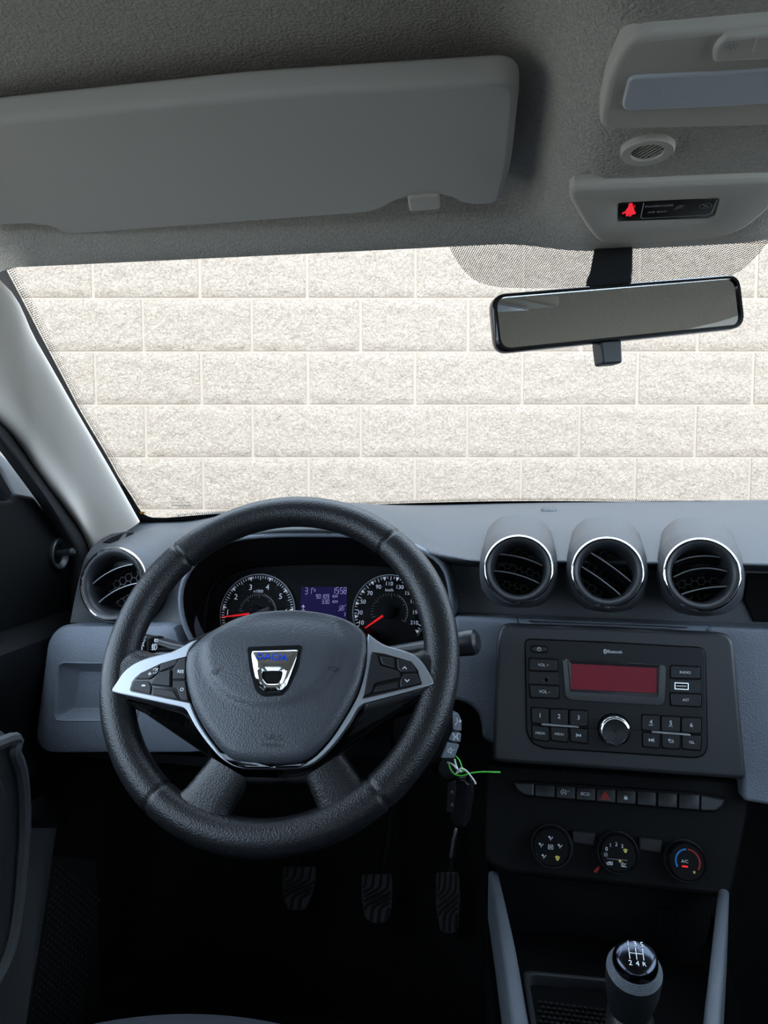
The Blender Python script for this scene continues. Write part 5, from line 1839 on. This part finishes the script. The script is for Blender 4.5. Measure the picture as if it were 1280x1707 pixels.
# outer dark edge of the rails and the tunnel body
g = G()
tb0 = at(870, 1707, .64).z - H
L = []
for y, zt, wl, wr in ((.05, -.58, .115, .115), (.45, -.575, .115, .115), (.70, -.575, .12, .12), (.92, -.57, .135, .135), (1.1, -.57, .14, .14)):
    L.append([V((XC - .005 + x, y, H + z)) for x, z in ((-wl, -.90), (-wl, zt + .02), (-wl + .02, zt), (wr - .02, zt), (wr, zt + .02), (wr, -.90))])
g.loft(L, True, True, True)
g.obj('tunnel', M['black'], co)
# tray with grid of pips
TZ = H - .572
TRf = Fr((XC - .06, .70, TZ), n=(0, 0, 1), u=(1, 0, 0))
tp = ccw(TRf.T([(880, 1640), (1035, 1655), (1060, 1760), (900, 1760)]))
g = G(); g.ring(TRf, rnd(inset(tp, -.006), .01), rnd(tp, .01), -.004, .012, .002); g.obj('tray_rim', M['smooth'], co)
g = G()
q0, q1 = TRf.tr(900, 1672), TRf.tr(1010, 1705)
for i in range(16):
    for j in range(12):
        x, y = q0[0] + i * .0058 + (j % 2) * .003, q0[1] - j * .007
        g.slab(TRf, [(x - .0017, y - .0014), (x + .0017, y - .0014), (x + .0017, y + .0014), (x - .0017, y + .0014)], .0, .0018)
tag(g.obj('tray_pips', M['rubber'], co, smooth=0), kind='stuff')
# gear lever
KN = at(1059, 1600, .635)
gl = thing('gear_lever', 'black gear lever knob with shift pattern on a chrome cap', 'gear lever', (KN.x, KN.y - .02, TZ))
KFr = Fr(KN, n=(0, -.38, .93), u=(1, 0, 0))
r = pxw(KFr, 1060, 1605, 94) / 2
g = G(); g.lathe(KFr, [(r * .62, -.085), (r * .82, -.06), (r * .97, -.035), (r * 1.0, -.018), (r * .99, -.012)], n=48); g.obj('grip', M['leather'], gl, smooth=60)
for k in range(5):
    z = -.0125 + k * .0018
    g = G(); g.lathe(KFr, [(r * (.985 - .032 * k), z), (r * (.99 - .032 * k), z + .0006), (r * (.965 - .032 * k), z + .0014), (r * (.95 - .032 * k), z + .0018)], n=48); g.obj('collar_ring', M['rail'], gl)
g = G(); g.lathe(KFr, [(r * .82, -.006), (r * .80, -.001), (r * .765, .003), (r * .70, .0055), (r * .5, .0072), (r * .2, .0080), (.0003, .0081)], n=48, c1=False); cp = g.obj('cap', mat('dark_chrome', (.05, .055, .07), .16, 1.0), gl, smooth=60)
KT = KFr.sh(.0083)
g = G()
for i, x in enumerate((-.24, 0, .24)):
    g.stroke(KT, [(x * r, r * .22), (x * r, -r * .22)], r * .025, .0)
    put_text(g, '135'[i], KT, (x * r, r * .37), r * .12, .0)
    put_text(g, '246'[i] if i < 2 else 'R', KT, (x * r, -r * .37), r * .12, .0)
g.stroke(KT, [(-.24 * r, 0), (.24 * r, 0)], r * .025, .0)
g.obj('shift_pattern', M['white'], cp, smooth=0)
g = G()
b0 = KFr.P(0, 0, -.085)
L = []
for z, w in ((b0.z - H + .03, .016), (-.52, .026), (-.545, .036), (-.570, .052)):
    t_ = (b0.z - H + .03 - z) / .2
    L.append([V((KN.x + x, lerp(b0.y, .60, min(t_ * 1.5, 1)) + y, H + z)) for x, y in circ((0, 0), w, n=24)])
g.loft(L, True, True, True); g.obj('gaiter', M['leather'], gl, smooth=60)

# ================================================================== footwell
Z6 = Zm(400, 1380, 2.909)
for nm, lab, px_, Y, seed in (
    ('clutch_pedal', 'left clutch pedal with wavy rubber tread', [(207, 190), (368, 188), (366, 270), (345, 340), (320, 398), (240, 404), (222, 380), (205, 290)], 1.24, 0),
    ('brake_pedal', 'middle brake pedal with wavy rubber tread', [(588, 225), (738, 222), (742, 300), (738, 390), (715, 462), (640, 466), (605, 440), (588, 330)], 1.24, 1),
    ('accelerator_pedal', 'right accelerator pedal with lengthwise rubber ribs', [(950, 215), (1060, 215), (1068, 340), (1058, 490), (1035, 515), (985, 514), (968, 495), (950, 380)], 1.26, 2)):
    cx_, cy_ = Z6([cen(px_)])[0]
    fr = Fr(at(cx_, cy_, Y), n=(0, -math.cos(R_(38)), math.sin(R_(38))))
    t = thing(nm, lab, 'pedal', fr.P(0, 0, -.01))
    p = ccw(fr.T(Z6(px_)))
    g = G(); g.slab(fr, rnd(p, .006), -.008, .002, .002); g.obj('pad', M['pedal'], t)
    top = fr.P(0, max(q[1] for q in p) - .01, -.006)
    g = G(); g.tube([top, top + V((.004, .07, .06)), top + V((.008, .13, .19))], .008, 10); g.obj('arm', M['black'], t)
    xs2 = [q[0] for q in p]; ys2 = [q[1] for q in p]
    x0, x1, y0, y1 = min(xs2), max(xs2), min(ys2), max(ys2)
    def inside(x, y):
        c_ = False
        for i in range(len(p)):
            a, b = p[i - 1], p[i]
            if (a[1] > y) != (b[1] > y) and x < (b[0] - a[0]) * (y - a[1]) / (b[1] - a[1]) + a[0]: c_ = not c_
        return c_
    for k in range(-3, 8):
        pts = []
        for s in range(31):
            y = lerp(y0, y1, s / 30)
            v = s / 30
            sl = 0.9 * sst((v - .25) / .5)
            x = x0 + (x1 - x0) * (k / 4.6 + sl * .9)
            if inside(x + .0015, y) and inside(x - .0015, y): pts.append((x, y))
            elif len(pts) > 3: break
            else: pts = []
        if len(pts) > 4:
            g = G(); g.tube([fr.P(x, y, .002) for x, y in pts], .0030, 6, flat=.7); g.obj('tread_rib', M['rubber'], t)
# floor mat
g = G()
FM = Fr((-.27, .85, FZ), n=(0, 0, 1), u=(1, 0, 0))
g.slab(FM, rnd([(-.25, -.5), (.22, -.5), (.22, .12), (.16, .17), (.13, .27), (-.25, .27)], .04), .003, .014, .006)
tag(g.obj('floor_mat', M['matc']), 'black pile floor mat in the driver footwell', 'floor mat')
# sill trim on the left with ribbed scuff carpet
g = G()
L = []
for (a, b) in (((30, 1380), (92, 1380)), ((34, 1410), (88, 1410)), ((28, 1500), (75, 1500)), ((18, 1600), (60, 1600)), ((8, 1707), (42, 1707)), ((-20, 1900), (8, 1900))):
    P0, P1 = atx(a[0], a[1], -.685), atx(b[0], b[1], -.662)
    L.append([P0 + V((-.04, 0, 0)), P0, P0.lerp(P1, .7) + V((.004, 0, 0)), P1, P1 + V((-.004, .010, 0)), P1 + V((-.05, .02, 0))])
g.loft(L, closed=False)
tag(g.obj('trim_5', M['dash'], smooth=50), 'grey plastic edge trim at the foot of the driver door opening', 'sill trim', kind='structure')
sf = Fr((-.69, 1.0, H - .6), n=(1, 0, 0))
g = G()
for j in range(27):
    y = 1440 + j * 11.5
    for i in range(14):
        x = 94 - (y - 1440) * .165 + i * 5.4
        q = sf.tr(x, y + i * 4.6)
        g.slab(sf, [(q[0] - .0013, q[1] - .0011), (q[0] + .0013, q[1] - .0011), (q[0] + .0013, q[1] + .0011), (q[0] - .0013, q[1] + .0011)], -.001, .0014)
scf = G(); scf.slab(sf, sf.T([(80, 1425), (160, 1435), (175, 1900), (0, 1900)]), -.008, 0)
so = scf.obj('scuff_panel', M['rubber']); tag(so, 'black pipped carpet panel beside the door opening', 'carpet panel')
tag(g.obj('pips', M['dash'], so, smooth=0), kind='stuff')
# driver seat cushion: only its front edge shows
se = thing('driver_seat', 'dark cloth front edge of the driver seat cushion', 'seat', (-.213, .40, FZ))
g = G()
e0 = at(430, 1672, .56)
L = []
for k in range(25):
    x = lerp(-.19, .19, k / 24)
    crn = -.034 * (x / .19) ** 2
    fy = .56 - .02 * (x / .19) ** 2
    L.append([V((-.213 + x, y, e0.z + z + crn)) for y, z in ((-.02, -.16), (-.02, -.01), (.2, -.012), (fy - .10, -.004), (fy - .04, 0), (fy - .01, -.006), (fy + .012, -.03), (fy + .014, -.08), (fy - .03, -.15))])
g.loft(L, True, True, True); g.obj('cushion', M['seat'], se, smooth=60)
g = G(); g.box(-.38, -.05, -.02, .45, FZ + .0, e0.z - .14); g.obj('seat_base', M['black'], se, smooth=0)
